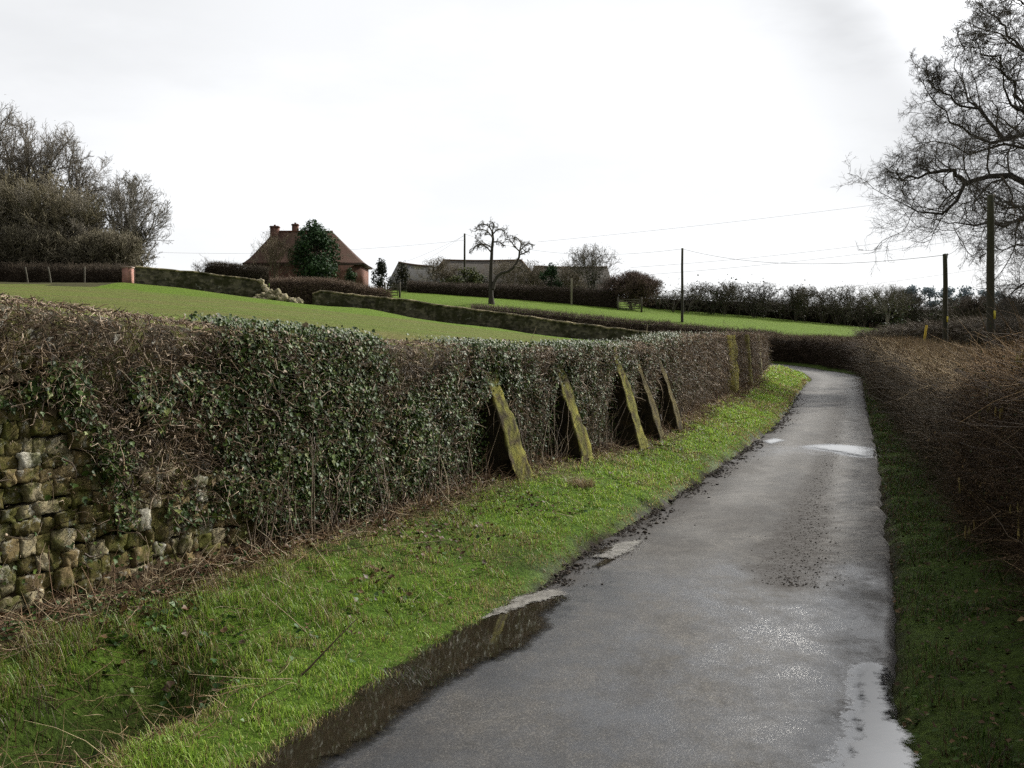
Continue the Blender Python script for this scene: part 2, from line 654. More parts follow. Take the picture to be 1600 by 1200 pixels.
def sub(mask, name, mat, colv=None, extra=None):
    F = GF[mask]
    u, inv = np.unique(F, return_inverse=True)
    o = mesh_obj(name, GV[u], inv.reshape(-1, 4), mat, col=None if colv is None else colv[u], smooth=True)
    if extra is not None:
        a = o.data.attributes.new('Wet', 'FLOAT', 'POINT')
        a.data.foreach_set('value', extra[u].astype(np.float32))
    return tag(o, kind='structure')


n_a = fbm(gX * 1.1, gY * 1.1, 31, 4)
n_b = fbm(gX * 5, gY * 5, 33, 3)
mud = 1 - sstep(.03, .14, gt + (n_b - .5) * .2 + .05 * (1 - sstep(6.6, 8.2, gY)))
mud = np.maximum(mud, .4 * sstep(.62, .72, n_a) * (gside < 0))
greenc = np.array([.085, .15, .018]) + (n_b[:, None] - .5) * np.array([.07, .08, .015])
soil = np.array([.034, .025, .016]) * (.6 + .8 * n_b[:, None])
litt = np.array([.10, .07, .042]) * (.5 + n_b[:, None])
vc = greenc * (1 - mud[:, None]) + soil * mud[:, None]
foot = (1 - sstep(.25, .65, gdw + (n_a - .5) * .5)) * (gdw > -.5) * (gY < 60)
vc = vc * (1 - foot[:, None]) + litt * foot[:, None]
dk = (gside > 0) * .5  # hedge's shadow put into the ground colour on that verge
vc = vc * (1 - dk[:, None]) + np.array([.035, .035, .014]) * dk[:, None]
hol = np.exp(-(((gX + 1.86) * .92 - (gY - 4.45) * .38) / .27) ** 2 - (((gX + 1.86) * .38 + (gY - 4.45) * .92) / .68) ** 2)
vc = vc * (1 - .95 * hol[:, None]) + np.array([.016, .012, .008]) * .95 * hol[:, None]  # shade of the hollow painted into its soil colour
wet = (1 - sstep(.08, .22, gt)) * (gside < 0) * sstep(.35, .6, n_a)
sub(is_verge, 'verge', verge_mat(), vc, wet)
sub(is_field, 'field', field_mat())
sub(is_meadow, 'meadow', meadow_mat())
sub(is_rest, 'ground', scrub_mat())

# ------------------------------------------------------------------ the lane
def road_mat():
    m = NT('asphalt')
    wet = m.n('ShaderNodeAttribute', attribute_name='Wet').outputs['Fac']
    dirt = m.n('ShaderNodeAttribute', attribute_name='Dirt').outputs['Fac']
    rim = m.n('ShaderNodeAttribute', attribute_name='Rim').outputs['Fac']
    chip = m.n('ShaderNodeTexVoronoi')
    chip.inputs['Scale'].default_value = 150
    m.l(m.pos(), chip.inputs['Vector'])
    bw = m.n('ShaderNodeRGBToBW')
    m.l(chip.outputs['Color'], bw.inputs[0])
    mid = m.noise(14, 6, .72)
    big = m.noise(.9, 7, .72, stretch=(1.3, .6, 1))
    blot = m.noise(4.5, 6, .7)
    c = m.ramp(bw.outputs[0], [(.2, (.024, .023, .022)), (.5, (.048, .046, .043)), (.75, (.078, .075, .070)), (.92, (.15, .146, .136))])
    c = m.mix(1.0, c, m.ramp(big, [(.34, (.50, .48, .46)), (.64, (1.3, 1.22, 1.12))]), 'MULTIPLY')
    c = m.mix(1.0, c, m.ramp(blot, [(.32, (.62, .62, .62)), (.66, (1.22, 1.21, 1.18))]), 'MULTIPLY')
    wn = m.math('MULTIPLY', wet, m.ramp(m.noise(1.5, 8, .74, stretch=(1.1, .8, 1)), [(.38, (.05,) * 3), (.60, (1, 1, 1))]))
    c = m.mix(m.math('MULTIPLY', wn, .62), c, (.030, .033, .040))
    trk = m.n('ShaderNodeAttribute', attribute_name='Track').outputs['Fac']
    c = m.mix(m.math('MULTIPLY', trk, m.ramp(blot, [(.3, (.25,) * 3), (.7, (.8,) * 3)])), c, (.135, .128, .118))
    dm = m.math('MULTIPLY', dirt, m.ramp(mid, [(.36, (.45,) * 3), (.56, (1, 1, 1))]))
    c = m.mix(dm, c, (.020, .015, .011))
    r = m.math('SUBTRACT', .72, m.math('MULTIPLY', wn, .50))
    r = m.math('ADD', r, m.math('MULTIPLY', dm, .15))
    # a thin film of water lies in the hollows close to the puddles
    film = m.ramp(m.math('ADD', m.math('MULTIPLY', rim, .55), m.math('MULTIPLY', m.noise(24, 5, .75), .62)), [(.60, (0, 0, 0)), (.70, (1, 1, 1))])
    c = m.mix(film, c, (.03, .03, .031))
    r = m.mix(film, r, (.13, .13, .13))
    m.base(c, r, .34)
    m.l(m.math('ADD', 1.45, m.math('MULTIPLY', film, .5)), m.b.inputs['IOR'])
    h = m.mix(film, bw.outputs[0], (.5, .5, .5))
    m.bump(h, .45, .004)
    return m.m


S_ = np.concatenate([np.arange(0, s_of_y(RL, 9), .05), np.arange(s_of_y(RL, 9), s_of_y(RL, 26), .12), np.arange(s_of_y(RL, 26), arclen(RL)[-1], .5)])
fr = S_ / arclen(RL)[-1]
lp = np.stack([np.interp(S_, arclen(RL), RL[:, k]) for k in (0, 1)], 1)
# the right-hand edge is matched where it lies nearest
_, rs = near_curve(RR, lp[:, 0], lp[:, 1])
rs = np.maximum.accumulate(rs)
rp = np.stack([np.interp(rs, arclen(RR), RR[:, k]) for k in (0, 1)], 1)
nu = 60
u = np.linspace(0, 1, nu)
edge_n = (fbm(S_ * 2.2, S_ * 0 + 3, 41, 5) - .5) * .2
edge_m = (fbm(S_ * 1.7, S_ * 0 + 9, 43, 5) - .5) * .13
dirn = unit(rp - lp)
lpn, rpn = lp + dirn * edge_n[:, None], rp + dirn * edge_m[:, None]
RXY = lpn[:, None] * (1 - u)[None, :, None] + rpn[:, None] * u[None, :, None]
rz = road_z(S_)[:, None] + .012 * np.sin(u * math.pi)[None]
rz[:, 0] -= .05
rz[:, -1] -= .05
RV = np.concatenate([RXY, rz[..., None]], -1).reshape(-1, 3)
q = (np.arange(len(S_) - 1)[:, None] * nu + np.arange(nu - 1)[None]).ravel()
RF = np.stack([q, q + 1, q + nu + 1, q + nu], 1)
road = mesh_obj('road', RV, RF, road_mat(), smooth=True)
tag(road, kind='structure')
X, Y = RV[:, 0], RV[:, 1]
ue = np.tile(u, len(S_))
nn = fbm(X * 1.5, Y * .8, 51, 4)
nf = fbm(X * 6, Y * 6, 53, 3)
wetv = (1 - sstep(6.4, 9.0, Y + (nn - .5) * 5)) * 1.0
wetv = np.maximum(wetv, .55 * (1 - sstep(.0, .12, ue)) * sstep(.4, .6, nn))
wetv = np.maximum(wetv, np.exp(-((Y - 16.5) / .8) ** 2) * .7)
tr = curve([(2.02, 7.2), (2.45, 8.6), (2.95, 10), (3.7, 12.2), (4.9, 15.5), (6.6, 20.5), (9.2, 28), (13, 39)], .2)
dd, ds = near_curve(tr, X, Y)
wid = np.interp(Y, [6.8, 7.6, 9, 12, 16, 22, 40], [.16, .42, .38, .27, .20, .22, .35])
dirtv = (1 - sstep(.35, 1.1, np.abs(dd) / wid + (nf - .5) * .9)) * np.interp(Y, [6.9, 7.2, 9, 12, 20, 30, 40], [0, 1, 1, .75, .5, .4, 0])
lw = np.interp(Y, [6.5, 8, 11, 16, 40], [.04, .17, .22, .17, .12])
dirtv = np.maximum(dirtv, (1 - sstep(.2, 1.0, (ue + (nf - .5) * .09) / lw)) * 1.0)
dirtv = np.maximum(dirtv, (1 - sstep(.01, .13, 1 - ue + (nf - .5) * .12)) * .85)
dirtv = np.maximum(dirtv, .4 * sstep(.56, .7, nn))
for nm, v in (('Wet', wetv), ('Dirt', dirtv)):
    a = road.data.attributes.new(nm, 'FLOAT', 'POINT')
    a.data.foreach_set('value', np.clip(v, 0, 1).astype(np.float32))


def ground_px(px, py, z=0.0):
    d = FP * (EYE - z) / (py - HOR)
    return np.array([(px - 800) / FP * d, d])


def water_mat():
    m = NT('puddle_water')
    m.base((.020, .016, .010), .03, .5)
    m.b.inputs['IOR'].default_value = 2.0
    m.bump(m.noise(9, 2, .5), .02, .01)
    sh = m.n('ShaderNodeAttribute', attribute_name='Shore').outputs['Fac']
    f = m.ramp(m.math('ADD', sh, m.math('MULTIPLY', m.math('SUBTRACT', m.noise(26, 5, .75), .5), .9)), [(.36, (0, 0, 0)), (.66, (1, 1, 1))])
    tr = m.n('ShaderNodeBsdfTransparent')
    mx = m.n('ShaderNodeMixShader')
    m.l(f, mx.inputs[0])
    m.l(tr.outputs[0], mx.inputs[1])
    m.l(m.b.outputs[0], mx.inputs[2])
    m.l(mx.outputs[0], m.out.inputs['Surface'])
    return m.m


M_WATER = water_mat()
PUD = []


def puddle(pts, z, seed, amp=.05, soft=.05, res=.02, mat=None, name='puddle', low=0):
    p = np.array([ground_px(*a) for a in pts])
    p = np.vstack([p, p[:1]])
    s = arclen(p)
    m = max(60, int(s[-1] / .015))
    uu = np.linspace(0, s[-1], m, endpoint=False)
    c = np.stack([np.interp(uu, s, p[:, k]) for k in (0, 1)], 1)
    c = c + np.stack([fbm(c[:, 0] * 6, c[:, 1] * 6, seed, 6) - .5, fbm(c[:, 0] * 6, c[:, 1] * 6, seed + 5, 6) - .5], 1) * amp * 2
    if low: c = c + np.stack([fbm(c[:, 0] * 2.1, c[:, 1] * 2.1, seed + 11, 2) - .5, fbm(c[:, 0] * 2.1, c[:, 1] * 2.1, seed + 15, 2) - .5], 1) * low * 2
    PUD.append(c)
    lo, hi = c.min(0) - soft, c.max(0) + soft
    ax, ay = np.arange(lo[0], hi[0], res), np.arange(lo[1], hi[1], res)
    qx, qy = [v.ravel() for v in np.meshgrid(ax, ay)]
    inside = np.zeros(len(qx), bool)
    c2 = np.roll(c, -1, 0)
    dist = np.empty(len(qx))
    for k in range(0, len(qx), 6000):
        x_, y_ = qx[k:k + 6000, None], qy[k:k + 6000, None]
        cr = ((c[None, :, 1] > y_) != (c2[None, :, 1] > y_)) & (x_ < (c2[None, :, 0] - c[None, :, 0]) * (y_ - c[None, :, 1]) / (c2[None, :, 1] - c[None, :, 1] + 1e-12) + c[None, :, 0])
        inside[k:k + 6000] = cr.sum(1) % 2 == 1
        dist[k:k + 6000] = np.sqrt(((x_ - c[None, ::2, 0]) ** 2 + (y_ - c[None, ::2, 1]) ** 2).min(1))
    sd = np.where(inside, dist, -dist)
    sh = np.clip(.5 + sd / soft * .5, 0, 1)
    w_ = len(ax)
    q_ = (np.arange(len(ay) - 1)[:, None] * w_ + np.arange(w_ - 1)[None]).ravel()
    F = np.stack([q_, q_ + 1, q_ + w_ + 1, q_ + w_], 1)
    F = F[sd[F].max(1) > -soft]
    u_, inv = np.unique(F, return_inverse=True)
    o = mesh_obj(name, np.column_stack([qx, qy, np.full(len(qx), z)])[u_], inv.reshape(-1, 4), mat or M_WATER)
    a_ = o.data.attributes.new('Shore', 'FLOAT', 'POINT')
    a_.data.foreach_set('value', sh[u_].astype(np.float32))
    tag(o, kind='structure')


puddle([(330, 1230), (470, 1140), (600, 1058), (690, 1003), (765, 962), (815, 935), (850, 929), (885, 936), (868, 953), (838, 990), (790, 1018), (712, 1060), (650, 1092), (560, 1152), (470, 1230)], .016, 61, .06, .15, low=.07)
puddle([(1260, 1235), (1310, 1190), (1342, 1150), (1345, 1110), (1352, 1040), (1372, 1045), (1385, 1090), (1392, 1120), (1420, 1165), (1440, 1235)], .0175, 63, .06, .08)
puddle([(1268, 699), (1300, 696), (1340, 699), (1356, 706), (1350, 714), (1320, 709), (1285, 703)], .0175, 65, .10, .30, .05)
puddle([(1193, 690), (1212, 686), (1224, 689), (1205, 695)], .016, 67, .06, .2, .05)
puddle([(935, 865), (965, 853), (1000, 848), (985, 858), (955, 870)], .014, 69, .04, .08)
puddle([(925, 888), (945, 876), (962, 872), (950, 884)], .014, 70, .03, .06)


def silt_mat():
    m = NT('wet_silt_glare')
    n = m.noise(18, 6, .7)
    m.base(m.ramp(n, [(.3, (.05, .043, .035)), (.6, (.22, .205, .18))]), .3, .5)  # pale wet silt, with sky glare painted into its colour
    m.bump(m.noise(30, 5, .7), .4, .01)
    sh = m.n('ShaderNodeAttribute', attribute_name='Shore').outputs['Fac']
    f = m.ramp(m.math('ADD', sh, m.math('MULTIPLY', m.math('SUBTRACT', m.noise(30, 6, .8), .5), 2.2)), [(.45, (0, 0, 0)), (.62, (1, 1, 1))])
    tr = m.n('ShaderNodeBsdfTransparent')
    mx = m.n('ShaderNodeMixShader')
    m.l(f, mx.inputs[0])
    m.l(tr.outputs[0], mx.inputs[1])
    m.l(m.b.outputs[0], mx.inputs[2])
    m.l(mx.outputs[0], m.out.inputs['Surface'])
    return m.m


M_SILT = silt_mat()
puddle([(755, 972), (790, 947), (838, 928), (868, 924), (888, 932), (862, 941), (822, 947), (790, 962)], .0205, 73, .05, .07, .015, M_SILT, 'silt')
puddle([(930, 872), (965, 852), (1002, 846), (990, 862), (955, 876)], .018, 75, .04, .09, .02, M_SILT, 'silt')

po = np.vstack([c[::4] for c in PUD[:3]])
rimv = np.zeros(len(X))
kk = np.where(Y < 20)[0]
for a0 in range(0, len(kk), 8000):
    kq = kk[a0:a0 + 8000]
    rimv[kq] = np.exp(-np.sqrt(((X[kq, None] - po[None, :, 0]) ** 2 + (Y[kq, None] - po[None, :, 1]) ** 2).min(1)) / np.interp(Y[kq], [4, 8, 16], [.13, .10, .35]))
rimv = np.maximum(rimv, .38 * sstep(.5, .72, fbm(X * 1.5 + 5, Y * 1.1, 59, 5)) * (1 - sstep(5.5, 7.5, Y)))
trv = (np.exp(-((ue - .30 + (nn - .5) * .1) / .11) ** 2) + np.exp(-((ue - .78 + (nn - .5) * .1) / .10) ** 2)) * (.15 + .75 * sstep(7.5, 11, Y))
a = road.data.attributes.new('Track', 'FLOAT', 'POINT')
a.data.foreach_set('value', trv.astype(np.float32))
a = road.data.attributes.new('Rim', 'FLOAT', 'POINT')
a.data.foreach_set('value', rimv.astype(np.float32))

# ------------------------------------------------------------------ scattered templates
def ico(seed):
    """small lumpy stone of 18 points"""
    import bmesh
    bm = bmesh.new()
    bmesh.ops.create_icosphere(bm, subdivisions=1, radius=1)
    bm.verts.ensure_lookup_table()
    V = np.array([v.co[:] for v in bm.verts])
    F = np.array([[v.index for v in f.verts] for f in bm.faces])
    bm.free()
    r = np.random.default_rng(seed)
    return V * r.uniform(.7, 1.2, (len(V), 1)), F


ICO = ico(3)


def rot_z(a):
    c, s = np.cos(a), np.sin(a)
    R = np.zeros((len(a), 3, 3))
    R[:, 0, 0], R[:, 0, 1], R[:, 1, 0], R[:, 1, 1], R[:, 2, 2] = c, -s, s, c, 1
    return R


def jitter_col(base, n, k, amt=.35, seed=None):
    """n instances with k points each"""
    b = np.asarray(base, float)
    if b.ndim == 1: b = b[None].repeat(n, 0)
    c = b * rng.uniform(1 - amt, 1 + amt, (n, 1)) * rng.uniform(.92, 1.08, (n, 3))
    return c.repeat(k, 0)


def pick(cols, n, p=None):
    return np.array(cols)[rng.choice(len(cols), n, p=p)]


# clods of mud along the broken edge of the tarmac and on the crown of the lane
def clods():
    n = 5200
    s = rng.uniform(s_of_y(RL, 3.2), s_of_y(RL, 40), n * 2)
    s = s_of_y(RL, 3.2) + (s - s_of_y(RL, 3.2)) * rng.uniform(.2, 1, len(s)) ** 1.3
    p, nr, _ = at_s(RL, s)
    off = np.abs(rng.normal(0, .13, len(s))) - .05
    pos = p[:, :2] + nr * off[:, None]
    keep = (fbm(pos[:, 0] * 2, pos[:, 1] * 2, 71, 3) > .47) & ((pos[:, 1] > 7.2) | (off < 0))
    pos = pos[keep][:n]
    a = rng.gamma(2.5, .0032, len(pos)) * np.interp(pos[:, 1], [4, 15, 40], [.8, 1.1, 2.0])
    # dirt patch
    m = 3600
    sp = arclen(tr)[-1] * rng.beta(.8, 3.5, m)
    q_, nq, _ = at_s(tr, sp)
    w_ = np.interp(q_[:, 1], [6.8, 7.6, 9, 12, 40], [.1, .32, .28, .16, .2])
    pos2 = q_[:, :2] + nq * (rng.normal(0, .6, m) * w_)[:, None]
    a2 = rng.gamma(3, .0014, m)
    # strays on the tarmac
    k = 420
    f = rng.uniform(0, 1, k)
    i = rng.integers(0, int(len(S_) * .3), k)
    pos3 = lp[i] * (1 - f[:, None]) + rp[i] * f[:, None]
    a3 = rng.uniform(.003, .010, k) * (1 + (rng.random(k) > .95) * 1.2)
    pos, a = np.vstack([pos, pos2, pos3]), np.concatenate([a, a2, a3])
    z = np.maximum(height(pos[:, 0], pos[:, 1]), np.where(road_t(pos[:, 0], pos[:, 1])[0] < 0, .012, -9)) - a * .1
    sc = a[:, None] * rng.uniform(.7, 1.4, (len(a), 3)) * np.array([1, 1, .45])
    V, F = inst(*ICO, np.column_stack([pos, z]), rot_z(rng.uniform(0, 6.3, len(a))), sc)
    o = mesh_obj('mud', V, F, M_CLOD, col=jitter_col((.028, .021, .015), len(a), len(ICO[0]), .45))
    tag(o, 'loose crumbs and clods of dark mud along the edge of the lane', 'mud', kind='stuff')


clods()

# ------------------------------------------------------------------ grass
BLADE_V = np.array([[-.5, 0, 0], [.5, 0, 0], [-.4, .10, .4], [.4, .10, .4], [-.22, .3, .75], [.22, .3, .75], [0, .6, .95]])
BLADE_Q = np.array([[0, 1, 3, 2], [2, 3, 5, 4]])
BLADE_T = np.array([[4, 5, 6]])


def blades(pos, h, w, cols, lean):
    n = len(pos)
    R = rot_z(rng.uniform(0, 2 * math.pi, n))
    sc = np.column_stack([w, h * lean, h])
    V, Fq = inst(BLADE_V, BLADE_Q, pos, R, sc)
    _, Ft = inst(BLADE_V, BLADE_T, pos, R, sc)
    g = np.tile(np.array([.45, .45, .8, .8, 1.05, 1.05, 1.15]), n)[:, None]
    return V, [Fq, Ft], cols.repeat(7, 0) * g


def grass():
    def area(n, c, y0, y1, o0, o1, power):
        s0, s1 = s_of_y(c, y0), s_of_y(c, y1)
        s = s0 + (s1 - s0) * rng.random(n) ** power
        p, nr, _ = at_s(c, s)
        return p[:, :2] + nr * rng.uniform(o0, o1, n)[:, None]
    pos = area(560000, RL, 3.0, 62, -3.4, .1, 2.3)
    z, dw, sw, t, side = height(pos[:, 0], pos[:, 1], True)
    na = fbm(pos[:, 0] * 1.1, pos[:, 1] * 1.1, 31, 4)
    nb = fbm(pos[:, 0] * 5, pos[:, 1] * 5, 33, 3)
    h3 = .5 * fbm(pos[:, 0] * 2.2, pos[:, 1] * 2.2, 35, 3) + .5 * sstep(.2, .8, fbm(pos[:, 0] * 8, pos[:, 1] * 8, 36, 2))
    hol = sstep(.12, .6, np.exp(-(((pos[:, 0] + 1.86) * .92 - (pos[:, 1] - 4.45) * .38) / .27) ** 2 - (((pos[:, 0] + 1.86) * .38 + (pos[:, 1] - 4.45) * .92) / .66) ** 2))
    dens = sstep(.0, .12, t + (nb - .5) * .22 + (.05 + (nb - .5) * .22) * (1 - sstep(6.6, 8.2, pos[:, 1]))) * sstep(.10, .5, dw + (na - .5) * .6) * (1 - .5 * sstep(.60, .70, na)) * (1 - .93 * hol) * (.4 + .6 * sstep(.3, .55, h3))
    dens = np.where((dw < .05), 0, dens)
    near = np.hypot(pos[:, 0], pos[:, 1])
    k = (rng.random(len(pos)) < dens) & (t < 3.2)
    pos, z, t, na, nb, h3, near, dw, hol = [v[k] for v in (pos, z, t, na, nb, h3, near, dw, hol)]
    n = len(pos)
    grow = np.interp(near, [3, 10, 25, 60], [1, 1.1, 1.35, 2.0])
    h = rng.gamma(5, .0062, n) * (.30 + 1.35 * h3) * grow * np.interp(t, [.05, .3, 1.2], [.6, .9, 1.05]) * np.interp(near, [3, 8], [1.1, .95])
    w = rng.uniform(.0022, .0042, n) * grow ** 2 * np.interp(near, [3, 6, 14, 30, 60], [1.2, 1.35, 2.3, 4, 6])
    cols = pick([(.155, .27, .030), (.225, .35, .042), (.29, .40, .062), (.37, .42, .11)], n, [.3, .35, .25, .1])
    dead = rng.random(n) < np.clip(.12 + .45 * (1 - sstep(.08, .28, t)) + .5 * (1 - sstep(.3, .7, dw)) + .5 * sstep(.50, .62, na) + .6 * hol + .30 * (1 - sstep(5.0, 6.8, pos[:, 1])) * sstep(.55, 1.1, t) * sstep(.35, .6, h3 * .5 + na * .5), 0, .85)
    cols[dead] = pick([(.30, .24, .10), (.20, .14, .06), (.38, .31, .16)], dead.sum())
    lowl = ((1 - sstep(4.8, 6.6, pos[:, 1])) * sstep(.5, 1.1, t))
    h = h * (1 + .7 * lowl * sstep(.4, .7, h3))
    cols = cols * (1 - .35 * lowl)[:, None]
    shade = (.80 + .55 * fbm(pos[:, 0] * .8, pos[:, 1] * .8, 37, 3))
    cols[hol > .3] *= .45  # shade of the hollow painted into its blades too
    cols = cols * shade[:, None] * rng.uniform(.75, 1.25, (n, 1))
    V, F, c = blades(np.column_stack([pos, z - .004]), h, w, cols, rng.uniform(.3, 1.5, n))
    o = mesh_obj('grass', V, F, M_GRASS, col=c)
    tag(o, 'bright green short grass on the verge between the wall and the lane', 'grass', kind='stuff')
    # verge under the hedge
    pos = area(120000, RR, 2.8, 60, .0, 1.6, 2.2)
    z, dw, sw, t, side = height(pos[:, 0], pos[:, 1], True)
    nb = fbm(pos[:, 0] * 3, pos[:, 1] * 3, 133, 3)
    hi = np.interp(pos[:, 1], [3, 6, 12, 30], [1.0, .95, .75, .7])
    dens = sstep(.0, .2, t + (nb - .5) * .3) * (1 - sstep(hi - .3, hi + .1, t)) * sstep(.36, .6, nb)
    k = rng.random(len(pos)) < dens
    pos, z, t, nb = pos[k], z[k], t[k], nb[k]
    n = len(pos)
    near = np.hypot(pos[:, 0], pos[:, 1])
    grow = np.interp(near, [3, 10, 25, 60], [1, 1.1, 1.35, 2.0])
    cols = pick([(.035, .075, .010), (.048, .10, .012), (.065, .11, .018)], n)  # blades coloured dark to stand for the hedge's shadow
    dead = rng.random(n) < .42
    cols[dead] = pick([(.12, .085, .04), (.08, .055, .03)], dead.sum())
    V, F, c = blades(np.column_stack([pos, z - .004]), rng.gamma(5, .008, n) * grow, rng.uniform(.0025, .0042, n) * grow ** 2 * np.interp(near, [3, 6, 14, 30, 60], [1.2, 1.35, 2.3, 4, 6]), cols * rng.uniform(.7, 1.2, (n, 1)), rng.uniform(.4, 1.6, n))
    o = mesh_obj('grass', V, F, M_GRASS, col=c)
    tag(o, 'dull shaded grass between the lane and the brown hedge', 'grass', kind='stuff')


grass()

# ------------------------------------------------------------------ twigs and stems
def stems(pos, dirs, L, r, cols, n=4, wob=.35, droop=0.0, sides=3, taper=.35, shade=True):
    """curved thin stems"""
    B = len(pos)
    Pn = np.empty((B, n, 3))
    Pn[:, 0] = pos
    d = unit(dirs)
    for i in range(1, n):
        d = unit(d + rng.normal(0, wob, (B, 3)) + np.array([0, 0, -droop]))
        Pn[:, i] = Pn[:, i - 1] + d * (L / (n - 1))[:, None]
    R = r[:, None] * np.linspace(1, taper, n)[None]
    V, F = tubes(Pn, R, sides)
    return V, F, cols.repeat(n * sides, 0)


LEAF_V = np.array([[0, -.02, 0], [.42, .12, .08], [.5, .45, .12], [.22, .62, .06], [0, 1.0, -.06], [-.22, .62, .06], [-.5, .45, .12], [-.42, .12, .08], [0, .5, -.04]])
LEAF_T = np.array([[0, 1, 8], [1, 2, 8], [2, 3, 8], [3, 4, 8], [4, 5, 8], [5, 6, 8], [6, 7, 8], [7, 0, 8]])
LEAF4_V = np.array([[0, -.02, 0], [.42, .4, .1], [0, 1.0, -.05], [-.42, .4, .1]])
LEAF4_T = np.array([[0, 1, 2], [0, 2, 3]])


def leaves(pos, normal, tip, size, cols, simple=False):
    tV, tF = (LEAF4_V, LEAF4_T) if simple else (LEAF_V, LEAF_T)
    z = unit(normal)
    y = unit(tip - (tip * z).sum(1, keepdims=True) * z)
    R = np.stack([np.cross(y, z), y, z], -1)
    V, F = inst(tV, tF, pos, R, size)
    return V, F, cols.repeat(len(tV), 0)


# ------------------------------------------------------------------ the near wall
def expose_top(y):
    """height up to which the stonework shows bare, by distance along the lane"""
    return np.interp(y, [2, 4.6, 5.2, 5.5, 5.72, 5.86, 6.0, 6.2, 6.8, 7.3, 7.8], [1.3, 1.4, 1.48, 1.38, 1.14, .86, .74, .70, .62, .42, -1])


wall = thing('stone_wall', 'long old garden wall of mossy stone blocks beside the lane, cloaked in ivy', 'wall', (-2.75, 5.2, .2))


def build_wall():
    s = np.arange(s_of_y(WALL, 1.0), WEND + .01, .2)
    s[-1] = WEND
    p, nr, tg = at_s(WALL, s)
    zt = wall_top(s)
    zf = np.array([height(p[:, 0] + nr[:, 0] * .3, p[:, 1] + nr[:, 1] * .3)])[0] - .25
    nz = 9
    rows = []
    for k in range(nz):
        f = k / (nz - 1)
        z = zf * (1 - f) + (zt - .06) * f
        bul = (fbm(s * 1.7, z * 3, 81, 3) - .5) * .10
        rows.append(np.column_stack([p[:, :2] + nr * (0.0 + bul)[:, None], z]))
    rows.append(np.column_stack([p[:, :2] - nr * .10, zt - .01]))
    rows.append(np.column_stack([p[:, :2] - nr * .36, zt - .01]))
    rows.append(np.column_stack([p[:, :2] - nr * .46, zt - .08]))
    rows.append(np.column_stack([p[:, :2] - nr * .46, zf + .3]))
    V = np.stack(rows, 1)
    m = V.shape[1]
    n = len(s)
    q = (np.arange(n - 1)[:, None] * m + np.arange(m - 1)[None]).ravel()
    F = np.stack([q, q + m, q + m + 1, q + 1], 1)
    cap = np.arange((n - 1) * m, n * m)[None]
    V = V.reshape(-1, 3)
    yv = V[:, 1]
    nn = fbm(np.repeat(s, m) * 1.3, V[:, 2] * 1.3, 83, 4)
    c = np.array([.045, .036, .020]) * (.5 + 1.0 * nn[:, None])
    far = sstep(24, 30, yv)[:, None]
    c = c * (1 - far) + far * np.array([.075, .055, .036]) * (.5 + nn[:, None])
    mesh_obj('core', V, [F, cap], M_STONE, wall, col=c, smooth=False)


build_wall()


def super_box(n=4, e=.42):
    """rounded block -1..1"""
    g = np.linspace(-1, 1, n)
    V, F, idx = [], [], {}
    def vid(a):
        k = tuple(np.round(a, 4))
        if k not in idx:
            idx[k] = len(V)
            V.append(a)
        return idx[k]
    for ax in range(3):
        for sg in (-1, 1):
            for i in range(n - 1):
                for j in range(n - 1):
                    quad = []
                    for a, b in ((g[i], g[j]), (g[i + 1], g[j]), (g[i + 1], g[j + 1]), (g[i], g[j + 1])):
                        v = np.zeros(3)
                        v[ax], v[(ax + 1) % 3], v[(ax + 2) % 3] = sg, a, b
                        quad.append(vid(v))
                    F.append(quad if sg > 0 else quad[::-1])
    V = np.array(V)
    sp = unit(V)
    return V * (1 - e) * .98 + sp * e * 1.15, np.array(F)


def stones():
    tV, tF = super_box(6, .05)
    pos, sc, cols, tang, nrm = [], [], [], [], []
    s0, s1 = s_of_y(WALL, 3.6), s_of_y(WALL, 8.2)
    z = -.05
    while z < 1.72:
        hh = rng.uniform(.055, .115)
        s = s0 + rng.uniform(-.1, 0)
        while s < s1:
            w = rng.uniform(.05, .09) if rng.random() < .4 else rng.uniform(.08, .16)
            p, nr, tg = at_s(WALL, np.array([s + w / 2]))
            if z > expose_top(p[0, 1]) + .22:
                s += w + .006
                continue
            zz = z + hh / 2 + .012 * math.sin(s * 5 + z * 9) + rng.normal(0, .006)
            pos.append([*(p[0, :2] + nr[0] * (-.03 + rng.normal(0, .012))), zz])
            hv = hh * rng.uniform(.9, 1.03)
            sc.append([w / 2 * 1.05, .11, hv / 2 * 1.06])
            tang.append([*tg[0], 0])
            nrm.append([*(-nr[0]), 0])
            k = rng.random()
            b = np.array([.28, .24, .15]) if k < .24 else np.array([.165, .125, .060]) if k < .62 else np.array([.10, .083, .030]) if k < .94 else np.array([.42, .40, .33])
            cols.append(b * rng.uniform(.8, 1.2))
            s += w + .006
        z += hh + .004
    pos, sc, cols = np.array(pos), np.array(sc), np.array(cols)
    x, y = np.array(tang), np.array(nrm)
    R = np.stack([x, y, np.cross(x, y)], -1)
    tl = np.random.default_rng(5)
    th = tl.normal(0, .05, len(pos))
    c_, s_ = np.cos(th), np.sin(th)
    Q = np.zeros((len(pos), 3, 3))
    Q[:, 0, 0], Q[:, 0, 2], Q[:, 2, 0], Q[:, 2, 2], Q[:, 1, 1] = c_, -s_, s_, c_, 1
    V, F = inst(tV, tF, pos, R @ Q, sc)
    V = V + (np.stack([fbm(V[:, 2] * 22 + V[:, 0] * 9, V[:, 1] * 22, 91 + k, 4) - .5 for k in range(3)], 1)) * .05 + (np.stack([fbm(V[:, 2] * 60 + V[:, 0] * 20, V[:, 1] * 60, 95 + k, 2) - .5 for k in range(3)], 1)) * .012
    mesh_obj('stonework', V, F, M_STONE, wall, col=cols.repeat(len(tV), 0), smooth=True)


stones()


